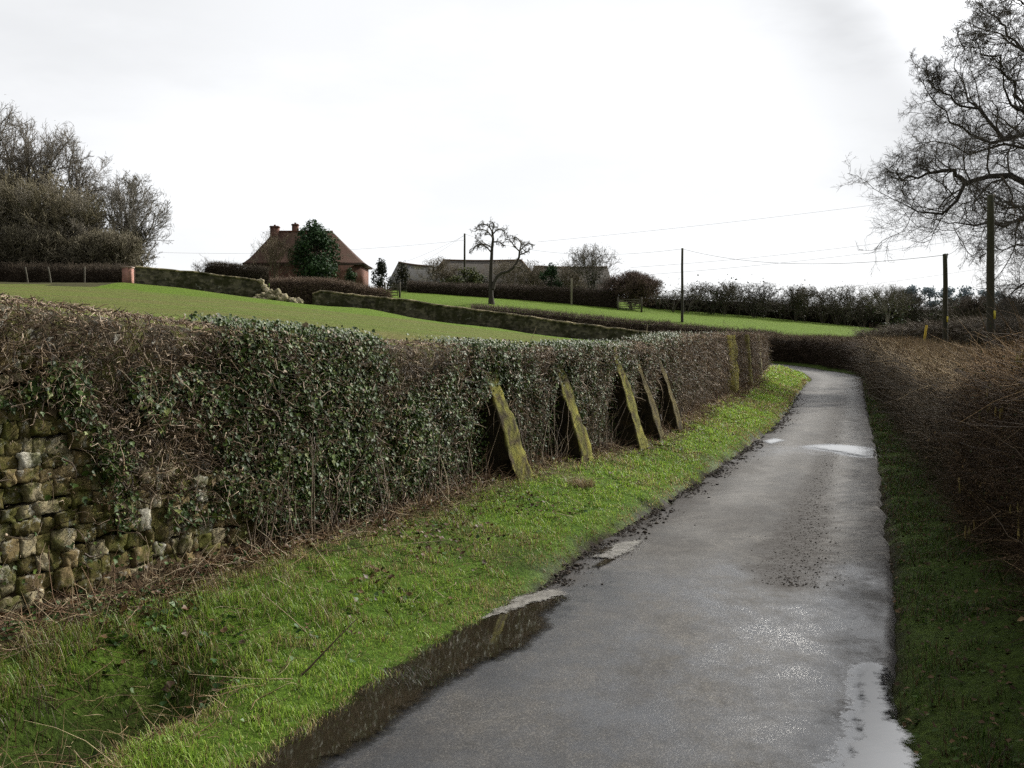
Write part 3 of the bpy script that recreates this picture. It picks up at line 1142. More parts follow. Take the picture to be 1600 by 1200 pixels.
def solve_wall_s(px, off, zpx=None):
    """arc length at which a point standing off the wall face projects to the photo column px"""
    s = np.linspace(s_of_y(WALL, 6), WEND, 4000)
    p, nr, _ = at_s(WALL, s)
    x, y = p[:, 0] + nr[:, 0] * off, p[:, 1] + nr[:, 1] * off
    return s[np.argmin(np.abs(800 + FP * x / y - px))]


BUTT = []


def buttress(px_toe, off, ztop, thick, moss, label=None):
    s = solve_wall_s(px_toe, off)
    BUTT.append((s, thick, off, ztop))
    p, nr, tg = at_s(WALL, np.array([s]))
    p, nr, tg = p[0, :2], nr[0], tg[0]
    zb = hz(*(p + nr * off)) - .15
    nl, nw = 22, 7
    V, col = [], []
    for i in range(nl):                 # along the slope from toe to top
        f = i / (nl - 1)
        for j in range(nw + 6):
            if j < 3: a, o_ = 0, (0.0, .55, .985)[j]
            elif j >= nw + 3: a, o_ = 1, (.985, .55, 0.0)[j - nw - 3]
            else: a, o_ = (j - 3) / (nw - 1), 1
            z = zb + (ztop - zb) * f
            out = off * (1 - f) * (.82 + .18 * f) + .07
            a2 = (a - .5) * thick * (1.25 - .55 * f)
            q_ = p + nr * (out * o_ - .03) + tg * a2
            nse = fbm(np.array([i * .45 + s]), np.array([j * .6]), 101, 3)[0] - .5
            q_ = q_ + nr * nse * .06 * (o_ > .5) + tg * nse * .04
            V.append([*q_, z + nse * .05])
            top = o_ == 1
            mossc = np.array([.150, .145, .034]) if moss > .5 else np.array([.10, .085, .035])
            mm = fbm(np.array([i * .7 + s * 3]), np.array([j * .7 + s]), 107, 4)[0]
            c = (mossc * sstep(.35, .55, mm) + np.array([.07, .055, .032]) * (1 - sstep(.35, .55, mm))) * (.6 + .8 * mm) if top else np.array([.030, .024, .014]) * (.3 + 1.4 * mm)  # slope takes moss tones; sides painted near black as shadow
            if a == 1 and not top: c = np.array([.06, .05, .024])  # far side kept lighter than the painted shadow on the near side
            col.append(c)
    m = nw + 6
    q = (np.arange(nl - 1)[:, None] * m + np.arange(m - 1)[None]).ravel()
    F = np.stack([q, q + 1, q + m + 1, q + m], 1)
    cap = np.arange((nl - 1) * m, nl * m)[None]
    o = mesh_obj('buttress', np.array(V), [F, cap], M_MOSS, wall, col=np.array(col), smooth=False)
    if label: tag(o, label)


buttress(838, .60, 1.54, .37, 1, 'sloping buttress with a thick yellow-green moss coat')
buttress(936, .58, 1.52, .34, 1)
buttress(1020, .62, 1.72, .38, 1)
buttress(1050, .62, 1.60, .34, 0)
buttress(1076, .60, 1.72, .36, .3)


def pilaster(px, w, out, label=None, c0=(.17, .15, .028)):
    s = solve_wall_s(px, out)
    ss = np.linspace(s - w / 2, s + w / 2, 7)
    p, nr, tg = at_s(WALL, ss)
    zb = height(p[:, 0] + nr[:, 0] * .4, p[:, 1] + nr[:, 1] * .4) - .2
    rows = []
    nz = 14
    for k in range(nz):
        f = k / (nz - 1)
        z = zb * (1 - f) + (wall_top(ss) - .02) * f
        nse = (fbm(ss * 2, z * 3, 111, 3) - .5) * .12
        o_ = out * (1.15 - .5 * f) + nse
        o_[[0, -1]] = -.05
        rows.append(np.column_stack([p[:, :2] + nr * o_[:, None], z]))
    V = np.stack(rows, 1).reshape(-1, 3)
    q = (np.arange(6)[:, None] * nz + np.arange(nz - 1)[None]).ravel()
    F = np.stack([q, q + nz, q + nz + 1, q + 1], 1)
    nn = fbm(V[:, 2] * 2, V[:, 1], 113, 4)
    o = mesh_obj('buttress', V, F, M_MOSS, wall, col=np.array(c0) * (.5 + nn[:, None]), smooth=False)
    if label: tag(o, label)


pilaster(1151, 2.6, .31, 'full-height upright buttress under yellow moss')
pilaster(1174, 1.4, .33, c0=(.14, .125, .03))
pilaster(1190, 1.8, .33, 'pale lichened upright end pier of the wall', (.22, .20, .12))


def ivy():
    root = thing('ivy', 'dark glossy ivy and clipped bare stems cloaking the long wall beside the lane', 'ivy', (-.5, 10.0, .3))
    # leaves -----------------------------------------------------------
    N = 900000
    a = rng.random(N)
    yy = 3.4 + (60 - 3.4) * a ** 2.0
    s = np.interp(yy, WALL[:, 1], WS)
    s = np.clip(s, 0, WEND - .05)
    p, nr, tg = at_s(WALL, s)
    zt = wall_top(s)
    zb = height(p[:, 0] + nr[:, 0] * .3, p[:, 1] + nr[:, 1] * .3)
    v = rng.random(N)
    f = v * 1.10                      # beyond 1: over the coping
    z = zb + (zt - zb) * np.minimum(f, 1)
    over = np.clip((f - 1) / .10, 0, 1)
    bul = fbm(s * 1.6, z * 1.8, 121, 4)
    depth = (.04 + .15 * bul + .07 * fbm(s * 5.5 + z * 1.5, z * 6.5, 127, 3)) * rng.uniform(.25, 1.0, N)
    m1 = fbm(s * .75 + 3, z * .9, 123, 4)
    m2 = fbm(s * 3.1, z * 3.1, 125, 3)
    y = p[:, 1]
    lush = sstep(.40, .56, m1 * .65 + m2 * .35 + .06 * np.interp(y, [4, 5.5, 7.2, 9, 14, 20, 26, 32], [-.7, -.35, .75, .8, .6, .1, -1.3, -3.0])
                 - .12 * sstep(.72, 1.0, f) * np.interp(y, [4, 6.3, 7.0, 8.2, 8.8, 20], [.9, .7, -.4, -.4, .8, .8]) + .05 * (1 - f))
    ex = expose_top(y)
    bare = sstep(ex + .16, ex - .10, z + (m2 - .5) * .5)
    clump = sstep(.30, .52, fbm(s * 5.5 + z * 1.5, z * 6.5, 127, 3))
    lush = lush * (.25 + .75 * clump) * (1 - .985 * bare) * sstep(.03, .2, z - zb)
    for (bs, bt, bo, bz) in BUTT:
        onb = (np.abs(s - bs - .02) < bt * .62) & (z < bz)
        shadow = (s > bs - .62 - bo * .5) & (s < bs) & (z < zb + (bz - zb) * .80 * np.clip(1 - (bs - .1 - s) / 1.05, 0, 1))
        lush = np.where(onb, lush * .10, np.where(shadow, lush * .04, lush))
    k = rng.random(N) < np.interp(y, [4, 8, 12], [.24, .16, .10]) * (1 - bare) * (y < 26) * (lush > .0) + .90 * lush
    s, p, nr, tg, z, y, over, depth, m1, m2, bul, f = [q_[k] for q_ in (s, p, nr, tg, z, y, over, depth, m1, m2, bul, f)]
    n = len(s)
    pos = np.column_stack([p[:, :2] + nr * (depth * (1 - over) - over * rng.uniform(0, .4, n))[:, None], z + over * .07 + rng.uniform(-.01, .05, n) * (f > .97)])
    nv = np.column_stack([nr * rng.uniform(.6, 1.2, n)[:, None], rng.uniform(0, .8, n) + .3 * over]) + rng.normal(0, .38, (n, 3))
    tip = np.column_stack([rng.normal(0, .5, (n, 2)), np.full(n, -1.0)])
    size = rng.gamma(6, .0041, n) * np.interp(y, [4, 6, 10, 18, 30, 60], [1.1, .95, .88, .95, 1.25, 1.9])
    cols = pick([(.024, .046, .009), (.042, .070, .013), (.070, .100, .020), (.12, .14, .035)], n, [.35, .38, .2, .07])
    br = rng.random(n) < np.interp(y, [4, 12, 22, 40], [.05, .08, .2, .5])
    cols[br] = pick([(.11, .075, .045), (.16, .12, .07)], br.sum())
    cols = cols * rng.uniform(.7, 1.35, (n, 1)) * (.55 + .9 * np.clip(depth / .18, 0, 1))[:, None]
    nearm = y < 13
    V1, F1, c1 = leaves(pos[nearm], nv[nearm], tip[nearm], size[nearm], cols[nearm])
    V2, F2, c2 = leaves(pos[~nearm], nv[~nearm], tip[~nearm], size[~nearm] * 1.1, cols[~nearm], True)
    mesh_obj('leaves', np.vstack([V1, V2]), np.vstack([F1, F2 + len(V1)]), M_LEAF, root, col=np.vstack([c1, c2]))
    # clipped stems ----------------------------------------------------
    N = 150000
    a = rng.random(N)
    yy = 3.4 + (58 - 3.4) * a ** 1.9
    s = np.interp(yy, WALL[:, 1], WS)
    p, nr, tg = at_s(WALL, s)
    zt = wall_top(s)
    zb = height(p[:, 0] + nr[:, 0] * .3, p[:, 1] + nr[:, 1] * .3)
    f = rng.random(N) * 1.09
    z = zb + (zt - zb) * np.minimum(f, 1)
    over = np.clip((f - 1) / .09, 0, 1)
    m1 = fbm(s * .75 + 3, z * .9, 123, 4)
    y = p[:, 1]
    ex = expose_top(y)
    bare = sstep(ex + .12, ex - .12, z + (fbm(s * 3.1, z * 3.1, 125, 3) - .5) * .5)
    keep = rng.random(N) < (1 - .96 * bare) * np.clip(np.interp(y, [4, 6.5, 8, 14, 22, 30], [.9, .7, .5, .6, .9, 1]) + .5 * over + .35 * (f > .85), 0, 1)
    for (bs, bt, bo, bz) in BUTT:
        onb = (np.abs(s - bs - .02) < bt * .62) & (z < bz)
        shadow = (s > bs - .62 - bo * .5) & (s < bs) & (z < zb + (bz - zb) * .80 * np.clip(1 - (bs - .1 - s) / 1.05, 0, 1))
        keep &= ~((onb | shadow) & (rng.random(N) < .97))
    s, p, nr, tg, z, y, over, f = [q_[keep] for q_ in (s, p, nr, tg, z, y, over, f)]
    n = len(s)
    bul = fbm(s * 1.6, z * 1.8, 121, 4)
    dep = (.05 + .20 * bul) * rng.uniform(.3, 1.02, n)
    pos = np.column_stack([p[:, :2] + nr * (dep * (1 - over) - over * rng.uniform(0, .4, n))[:, None], z + over * .04])
    # high up and close by the stems lie every way; far off they hang straight down
    vert = sstep(14, 28, y)
    rnd = rng.normal(0, 1, (n, 3))
    d = np.column_stack([nr * .55 + tg * rnd[:, :1] * .9, rnd[:, 2] * .7 + .1])
    d = d * (1 - vert[:, None]) + np.column_stack([nr * .25 + tg * rnd[:, :1] * .25, np.where(rnd[:, 2] > .8, 1.0, -1.0)]) * vert[:, None]
    d[:, 2] = np.where((f > .92) & (y < 26), -np.abs(d[:, 2]) * .6 + .08, d[:, 2])
    L = rng.gamma(3, .027, n) * np.interp(y, [4, 10, 25, 60], [1.0, 1.15, 2.2, 3.2])
    L = np.where((over > .3) | (f > .90), np.minimum(L, .065), L)
    r = rng.gamma(6, .00052, n) * np.interp(y, [4, 10, 25, 60], [1.0, 1.2, 2.0, 3.6])
    cols = pick([(.055, .036, .022), (.13, .09, .055), (.25, .18, .115), (.42, .33, .23)], n, [.26, .32, .27, .15])
    cols = cols * rng.uniform(.75, 1.25, (n, 1)) * (1 + .35 * (f > .95))[:, None]
    V, F, c = stems(pos, d, L, r, cols, 4, .42, .03)
    # long climbing stems rising from the foot
    m = 520
    sl = rng.uniform(s_of_y(WALL, 6.9), s_of_y(WALL, 26), m)
    pl, nl, tl = at_s(WALL, sl)
    zl = height(pl[:, 0] + nl[:, 0] * .25, pl[:, 1] + nl[:, 1] * .25)
    ps = np.column_stack([pl[:, :2] + nl * rng.uniform(.05, .30, m)[:, None], zl])
    dl = np.column_stack([tl * rng.normal(0, .22, (m, 1)) - nl * .04, np.ones(m)])
    V2, F2, c2 = stems(ps, dl, rng.uniform(.25, 1.0, m), rng.uniform(.003, .007, m), pick([(.12, .09, .06), (.22, .17, .12), (.06, .045, .03)], m), 7, .16, 0, 4)
    mesh_obj('stem', np.vstack([V, V2]), np.vstack([F, F2 + len(V)]), M_STEM, root, col=np.vstack([c, c2]))


ivy()


def litter():
    """dead stalks, fallen sticks and brown leaves along the wall foot and over the verge"""
    N = 11000
    yy = 3.3 + (40 - 3.3) * rng.random(N) ** 2.0
    s = np.interp(yy, WALL[:, 1], WS)
    p, nr, tg = at_s(WALL, s)
    off = np.abs(rng.normal(.0, .26, N)) + .10
    strewn = rng.random(N) < .36
    off[strewn] = rng.uniform(.2, 1.8, strewn.sum())
    pos = p[:, :2] + nr * off[:, None]
    t, _ = road_t(pos[:, 0], pos[:, 1])
    k = t > .35
    pos, tg, nr, off, strewn = pos[k], tg[k], nr[k], off[k], strewn[k]
    n = len(pos)
    z = height(pos[:, 0], pos[:, 1]) + rng.uniform(.005, .06, n) * (off < .6)
    near = np.hypot(*pos.T)
    a = rng.uniform(0, 6.28, n)
    up = np.where((rng.random(n) < .16) & ~strewn, rng.uniform(.6, 2.5, n), rng.normal(.03, .12, n))
    d = np.column_stack([np.cos(a) + .6 * tg[:, 0], np.sin(a) + .6 * tg[:, 1], up])
    L = rng.gamma(3, .05, n) * np.interp(near, [4, 15, 40], [1, 1.2, 2])
    r = rng.uniform(.0015, .0036, n) * np.interp(near, [4, 12, 40], [1, 1.4, 3.2])
    cols = pick([(.30, .235, .15), (.20, .13, .08), (.11, .07, .045), (.40, .33, .23)], n, [.26, .34, .3, .1]) * rng.uniform(.7, 1.2, (n, 1))
    m = 900
    hp = np.column_stack([-1.86 + rng.normal(0, .34, m), 4.45 + rng.normal(0, .65, m)])
    ok = (road_t(hp[:, 0], hp[:, 1])[0] > .3)
    hp = hp[ok]
    m = len(hp)
    a = rng.uniform(0, 6.28, m)
    pos = np.vstack([np.column_stack([pos, z]), np.column_stack([hp, height(hp[:, 0], hp[:, 1]) + .015])])
    d = np.vstack([d, np.column_stack([np.cos(a), np.sin(a), rng.uniform(-.1, .9, m)])])
    L = np.concatenate([L, rng.gamma(3, .045, m)])
    r = np.concatenate([r, rng.uniform(.001, .0022, m)])
    cols = np.vstack([cols, pick([(.26, .19, .10), (.15, .10, .05), (.08, .055, .03), (.36, .29, .17)], m)])
    V, F, c = stems(pos, d, L, r, cols, 4, .22, .05)
    o = mesh_obj('dead_stalks', V, F, M_DRY, col=c)
    tag(o, 'pale dead stalks and brown twigs strewn along the foot of the wall', 'plant litter', kind='stuff')
    # fallen leaves and low weeds
    N = 15000
    yy = 3.2 + (24 - 3.2) * rng.random(N) ** 3.2
    s = np.interp(yy, WALL[:, 1], WS)
    p, nr, tg = at_s(WALL, s)
    off = np.abs(rng.normal(0, .55, N)) + .08
    pos = p[:, :2] + nr * off[:, None]
    k = (road_t(pos[:, 0], pos[:, 1])[0] > .3) & (fbm(pos[:, 0] * 2.2, pos[:, 1] * 2.2, 141, 3) + .25 * (off < .4) > np.interp(pos[:, 1], [3, 6, 9], [.46, .52, .6]))
    pos, off = pos[k], off[k]
    n = len(pos)
    green = rng.random(n) < np.interp(pos[:, 1], [3, 5.5, 7], [.8, .6, .2])
    cols = np.where(green[:, None], pick([(.03, .07, .018), (.05, .10, .025), (.075, .13, .035)], n), pick([(.085, .045, .018), (.12, .07, .03), (.055, .033, .016)], n))
    z = height(pos[:, 0], pos[:, 1]) + rng.uniform(.01, .05, n)
    nv = np.column_stack([rng.normal(0, .45, (n, 2)), np.ones(n)])
    V, F, c = leaves(np.column_stack([pos, z]), nv, rng.normal(0, 1, (n, 3)), rng.uniform(.022, .045, n), cols * rng.uniform(.7, 1.2, (n, 1)))
    o = mesh_obj('undergrowth', V, F, M_LEAF, col=c)
    tag(o, 'low green weeds and fallen brown leaves on the verge near the wall', 'weeds', kind='stuff')
    # shaded litter under the hedge
    N = 3200
    s = s_of_y(RR, 2.8) + (s_of_y(RR, 26) - s_of_y(RR, 2.8)) * rng.random(N) ** 1.9
    p, nr, tg = at_s(RR, s)
    pos = p[:, :2] + nr * rng.uniform(.0, 1.3, N)[:, None]
    z = height(pos[:, 0], pos[:, 1]) + rng.uniform(.005, .03, N)
    nv = np.column_stack([rng.normal(0, .45, (N, 2)), np.ones(N)])
    V, F, c = leaves(np.column_stack([pos, z]), nv, rng.normal(0, 1, (N, 3)), rng.uniform(.02, .04, N), pick([(.09, .058, .034), (.13, .085, .045), (.06, .042, .026), (.05, .08, .022)], N) * rng.uniform(.7, 1.2, (N, 1)), True)
    o = mesh_obj('fallen_leaves', V, F, M_DRY, col=c)
    tag(o, 'brown fallen leaves under the hedge beside the lane', 'leaf litter', kind='stuff')


litter()

# ------------------------------------------------------------------ hedges
def hedge(name, label, c, width, top, group=None, n_tw=6000, tw_len=.3, tw_r=.004, cols=((.06, .04, .028), (.10, .07, .048), (.16, .115, .08)), probs=None, top_cols=None,
          core_col=(.028, .020, .014), inset=.16, shag=.08, up=.4, face_only=None, leaf_n=0, leaf_cols=((.12, .07, .04),), leaf_size=.05, bias=1.0, seed=0, dens_y=None, zbias=None, stout=0):
    """a clipped hedge along curve c (its face toward the viewer is the curve itself, the body lies beyond on the side given by width's sign)"""
    c = np.asarray(c, float)
    L = arclen(c[:, :2])
    stp = max(.25, L[-1] / 160)
    s = np.arange(0, L[-1] + stp * .5, stp)
    s[-1] = L[-1]
    p, nr, tg = at_s(c, s)
    sg = 1 if width > 0 else -1
    wd = abs(width)
    zb = height(p[:, 0], p[:, 1])
    zt = top(s, p, zb)
    root = thing(name, label, 'hedge', (p[len(p) // 2, 0], p[len(p) // 2, 1], zb[len(p) // 2]), group)
    # section: list of (offset across, height fraction)
    sec = [(inset + .05, -.12), (inset - .02, .25), (inset, .6), (inset + .06, .86), (inset + .22, .97), (wd * .5, 1.0), (wd - .22 - inset, .97), (wd - inset, .6), (wd - inset, -.1)]
    rows = []
    for o_, f in sec:
        z = zb + (zt - zb - inset * .8) * f
        nse = (fbm(s / max(.5, wd * .5) + o_, z * 1.1, 151 + seed, 4) - .5) * 2 * shag
        rows.append(np.column_stack([p[:, :2] + nr * sg * (o_ + nse)[:, None], z + nse * .5]))
    V = np.stack(rows, 1)
    m = len(sec)
    q = (np.arange(len(s) - 1)[:, None] * m + np.arange(m - 1)[None]).ravel()
    F = np.stack([q, q + m, q + m + 1, q + 1], 1)
    caps = np.array([np.arange(m), np.arange((len(s) - 1) * m, len(s) * m)[::-1]])
    V = V.reshape(-1, 3)
    cc = np.array(core_col) * (.6 + .8 * fbm(V[:, 0] * 2, V[:, 2] * 2 + V[:, 1], 153, 3)[:, None])
    mesh_obj('hedge_core', V, [F, caps], M_CORE, root, col=cc)  # dark solid added inside the hedge to block light coming through
    # twigs on the face and the top
    n = n_tw
    a = rng.random(n) ** bias
    ss = a * L[-1]
    p, nr, tg = at_s(c, ss)
    zbt, ztt = np.interp(ss, s, zb), np.interp(ss, s, zt)
    hh = ztt - zbt
    # walk round the section: face, then top, a little of the back
    per_face, per_top = np.median(hh), wd
    kk = rng.random(n) * (per_face + per_top * 1.1)
    face = kk < per_face
    f = np.where(face, rng.random(n), 1.0)
    if zbias is not None: f = np.where(face, f ** zbias, f)
    across = np.where(face, rng.uniform(-.02, inset + .02, n), rng.uniform(0, wd, n))
    across = across + np.where(face, .10 * f ** 6, 0)
    nse = (fbm(ss / max(.5, wd * .5) + across, (zbt + hh * f) * 1.1, 151 + seed, 4) - .5) * 2 * shag
    z = np.where(face, zbt + hh * f, ztt - rng.uniform(0, inset, n)) + nse * .5 - .03
    pos = np.column_stack([p[:, :2] + nr * sg * (across + nse)[:, None], z])
    out = -sg * nr
    rnd = rng.normal(0, 1, (n, 3))
    d = np.where(face[:, None], np.column_stack([out * .55 + tg * rnd[:, :1] * .55, up + rnd[:, 2] * .5]), np.column_stack([out * rnd[:, 1:2] * .5 + tg * rnd[:, :1] * .5, .75 + rnd[:, 2] * .25]))
    dist = np.hypot(pos[:, 0], pos[:, 1])
    g = dens_y(dist) if dens_y is not None else np.ones(n)
    Lt = rng.gamma(4, tw_len / 4, n) * g
    Lt = np.where(face, Lt, np.minimum(Lt, tw_len * 1.0 * g))
    r = rng.uniform(.6, 1.4, n) * tw_r * g
    col = pick(cols, n, probs)
    if top_cols is not None:  # sunlight on the hedge top painted in as paler twigs
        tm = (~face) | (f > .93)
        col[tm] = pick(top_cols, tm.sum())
    col = col * rng.uniform(.7, 1.3, (n, 1))
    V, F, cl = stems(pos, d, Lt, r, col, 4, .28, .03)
    # side shoots
    m = n
    h0 = pos + unit(d) * (Lt * rng.uniform(.25, .7, n))[:, None]
    V2, F2, c2 = stems(h0, unit(d) + rng.normal(0, .7, (n, 3)), Lt * rng.uniform(.35, .65, n), r * .7, col * 1.05, 3, .25, .02)
    if stout:
        k = rng.choice(np.where(face)[0], stout)
        V3, F3, c3 = stems(pos[k] + rng.normal(0, .05, (stout, 3)), np.column_stack([rng.normal(0, .6, (stout, 2)), rng.uniform(.1, .9, stout)]), rng.uniform(.3, .8, stout), rng.uniform(.003, .006, stout), pick([(.10, .075, .055), (.17, .13, .095), (.06, .045, .035)], stout), 7, .2, 0, 5)
        F2 = np.vstack([F2, F3 + len(V2)])
        V2, c2 = np.vstack([V2, V3]), np.vstack([c2, c3])
    mesh_obj('twigs', np.vstack([V, V2]), np.vstack([F, F2 + len(V)]), M_TWIG, root, col=np.vstack([cl, c2]))
    if leaf_n:
        k = rng.integers(0, n, leaf_n)
        lp_ = pos[k] + unit(d[k]) * (Lt[k] * rng.uniform(.1, 1, leaf_n))[:, None]
        V, F, cl = leaves(lp_, np.column_stack([out[k], np.full(leaf_n, .5)]) + rng.normal(0, .5, (leaf_n, 3)), rng.normal(0, 1, (leaf_n, 3)) + np.array([0, 0, -.7]), rng.uniform(.6, 1.3, leaf_n) * leaf_size * g[k],
                          pick(leaf_cols, leaf_n) * rng.uniform(.6, 1.3, (leaf_n, 1)), True)
        mesh_obj('leaves', V, F, M_DRY, root, col=cl)
    return root, pos, d, Lt, face


def offset_curve(c, y0, y1, off, stp=.4):
    s = np.arange(s_of_y(c, y0), s_of_y(c, y1), stp)
    p, nr, _ = at_s(c, s)
    o = off(p[:, 1]) if callable(off) else off
    return p[:, :2] + nr * np.broadcast_to(o, len(s))[:, None]


H_OFF = lambda y: np.interp(y, [2, 4, 6, 9, 12, 18, 30, 60], [.95, .95, .85, .72, .62, .58, .55, .7])
hz_near = offset_curve(RR, 1.2, 9.5, H_OFF, .3)


def top_near(s, p, zb):
    return np.interp(p[:, 1], [1, 4, 6, 7.5, 9, 10], [1.70, 1.74, 1.74, 1.66, 1.54, 1.45]) + (fbm(s * 1.1, s * 0, 161, 3) - .5) * .18


RED = ((.030, .019, .011), (.056, .035, .019), (.098, .062, .034), (.19, .13, .07))
hn, hpos, hd, hL, hface = hedge('hazel_hedge', 'tall tangled hazel hedge with hanging catkins, closest to the viewer beside the lane', hz_near, 2.0, top_near,
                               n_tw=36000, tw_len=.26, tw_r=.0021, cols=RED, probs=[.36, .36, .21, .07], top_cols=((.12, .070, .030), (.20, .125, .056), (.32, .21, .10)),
                               inset=.28, shag=.16, up=.45, leaf_n=15000, leaf_cols=((.09, .055, .028), (.045, .032, .018), (.03, .042, .014), (.13, .085, .04)), leaf_size=.026, seed=1, stout=110)
hz_mid = offset_curve(RR, 9.3, 58, H_OFF, .5)
MID = lambda d: np.interp(d, [8, 15, 30, 60, 100], [1.0, 1.3, 2.1, 3.4, 4.5])
hedge('trimmed_hedge', 'flat topped trimmed brown hedge running along the lane toward the bend', hz_mid, 2.1,
      lambda s, p, zb: np.interp(p[:, 1], [8, 12, 20, 30, 45, 60], [1.42, 1.42, 1.46, 1.52, 1.6, 1.72]) + (fbm(s * .6, s * 0, 163, 3) - .5) * .14,
      n_tw=30000, tw_len=.22, tw_r=.0024, cols=((.034, .025, .014), (.060, .044, .024), (.10, .072, .042)), probs=[.4, .36, .24],
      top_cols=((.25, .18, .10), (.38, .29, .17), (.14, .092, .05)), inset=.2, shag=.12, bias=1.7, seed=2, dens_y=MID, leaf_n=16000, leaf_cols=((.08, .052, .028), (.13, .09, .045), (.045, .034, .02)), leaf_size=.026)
bend = curve([(20.3, 57.5), (22.4, 66), (22.8, 74.5), (20.4, 82.2), (16, 86.6), (12.8, 88.4)], .6)
hedge('lane_hedge', 'dark brown hedge curving round the outside of the bend', bend, 2.0, lambda s, p, zb: np.interp(p[:, 1], [56, 66, 76, 84, 88], [1.75, 1.95, 2.30, 2.50, 2.75]) + (fbm(s * .4, s * 0, 165, 3) - .5) * .2,
      n_tw=14000, tw_len=.5, tw_r=.011, cols=((.030, .021, .014), (.05, .034, .023), (.075, .052, .036)), top_cols=((.10, .07, .043), (.15, .108, .066)), inset=.2, shag=.18, seed=3)


def catkins():
    k = np.where(hface & (hpos[:, 2] > .35) & (hpos[:, 1] > 3.0))[0]
    sel = rng.choice(k, 56, replace=False)
    P_ = []
    for i in sel:
        m = rng.integers(2, 6)
        b = hpos[i] + unit(hd[i][None])[0] * hL[i] * rng.uniform(.7, 1.1)
        for _ in range(m):
            P_.append(b + rng.normal(0, .022, 3))
    P_ = np.array(P_)
    n = len(P_)
    L = rng.uniform(.045, .085, n)
    poly = P_[:, None] + np.array([0, 0, -1.0])[None, None] * (np.linspace(0, 1, 5)[None, :, None] * L[:, None, None]) + rng.normal(0, .002, (n, 5, 3))
    R = np.array([.002, .006, .007, .006, .002])[None] * rng.uniform(.8, 1.2, (n, 1))
    V, F = tubes(poly, R, 6)
    mesh_obj('catkin_clumps', V, F, M_DRY, hn, col=jitter_col((.26, .20, .075), n, 30, .45), smooth=True)


catkins()

# the low hedge along the foot of the meadow
mh = curve([xy(735, 94), xy(850, 93.5), xy(1000, 92), xy(1030, 90.8), xy(1100, 90)], .6)
mh = np.vstack([mh[:-1], curve([mh[-1], xy(1150, 89.6), xy(1208, 87.2)], .6)])


def px_top(pxs, pys):
    """hedge top read off the photo: column -> row"""
    return lambda s, p, zb: EYE + (HOR - np.interp(800 + FP * p[:, 0] / p[:, 1], pxs, pys)) / FP * p[:, 1]


FARTW = dict(tw_len=.5, tw_r=.011, inset=.2, shag=.2)
hedge('field_hedge', 'long low brown hedge along the foot of the bright green meadow', mh, -1.8, px_top([735, 760, 850, 1000, 1120, 1200, 1300], [478, 480, 488, 503, 514, 521, 529]),
      n_tw=9000, cols=((.07, .052, .038), (.12, .09, .065), (.17, .13, .095)), seed=4, **FARTW)
h5 = curve([xy(420, 96), xy(470, 96), xy(540, 97), xy(600, 98), xy(612, 99)], .6)
hedge('bramble_hedge', 'sprawling reddish brown hedge in the gap behind the broken field wall', h5, -3.0, px_top([410, 440, 520, 560, 610], [438, 436, 437, 446, 457]), n_tw=7000,
      cols=((.09, .062, .045), (.15, .105, .075), (.20, .15, .105)), seed=5, **FARTW)
h6 = curve([xy(318, 104), xy(360, 104), xy(420, 105)], .6)
hedge('garden_hedge', 'dark clipped hedge in front of the red roofed house', h6, -2.0, px_top([315, 330, 380, 420], [416, 411, 416, 420]), n_tw=4000, cols=((.055, .045, .032), (.085, .068, .048)), seed=6, **FARTW)
h7 = curve([xy(636, 119), xy(720, 119), xy(800, 119), xy(900, 120), xy(965, 121)], .6)
hedge('farmyard_hedge', 'straight dark hedge between the meadow and the barns', h7, -2.2, px_top([636, 700, 800, 900, 965], [441, 444, 447, 452, 456]), n_tw=9000, cols=((.06, .048, .036), (.095, .075, .058), (.13, .10, .078)), seed=7, **FARTW)
h8 = curve([xy(-420, 84), xy(-200, 84), xy(-60, 84), xy(60, 83), xy(192, 81)], .6)
hedge('wood_hedge', 'dark hedge under the bare trees, ending at the brick pier', h8, -2.0, px_top([-420, 0, 100, 192], [405, 414, 416, 416]), n_tw=7000, cols=((.05, .04, .028), (.08, .062, .045), (.11, .085, .06)), seed=8, **FARTW)
h9 = curve([xy(1335, 86), xy(1420, 77), xy(1500, 70), xy(1600, 63), xy(1760, 56)], .7)
hedge('scrub_hedge', 'grey brown scrubby hedge behind the two wooden poles', h9, -3.0, px_top([1335, 1380, 1420, 1480, 1560, 1620, 1760], [524, 514, 509, 504, 500, 498, 494]), n_tw=8000, cols=((.08, .064, .05), (.125, .10, .078), (.17, .14, .105)), seed=9, tw_len=.6, tw_r=.011, inset=.2, shag=.35)

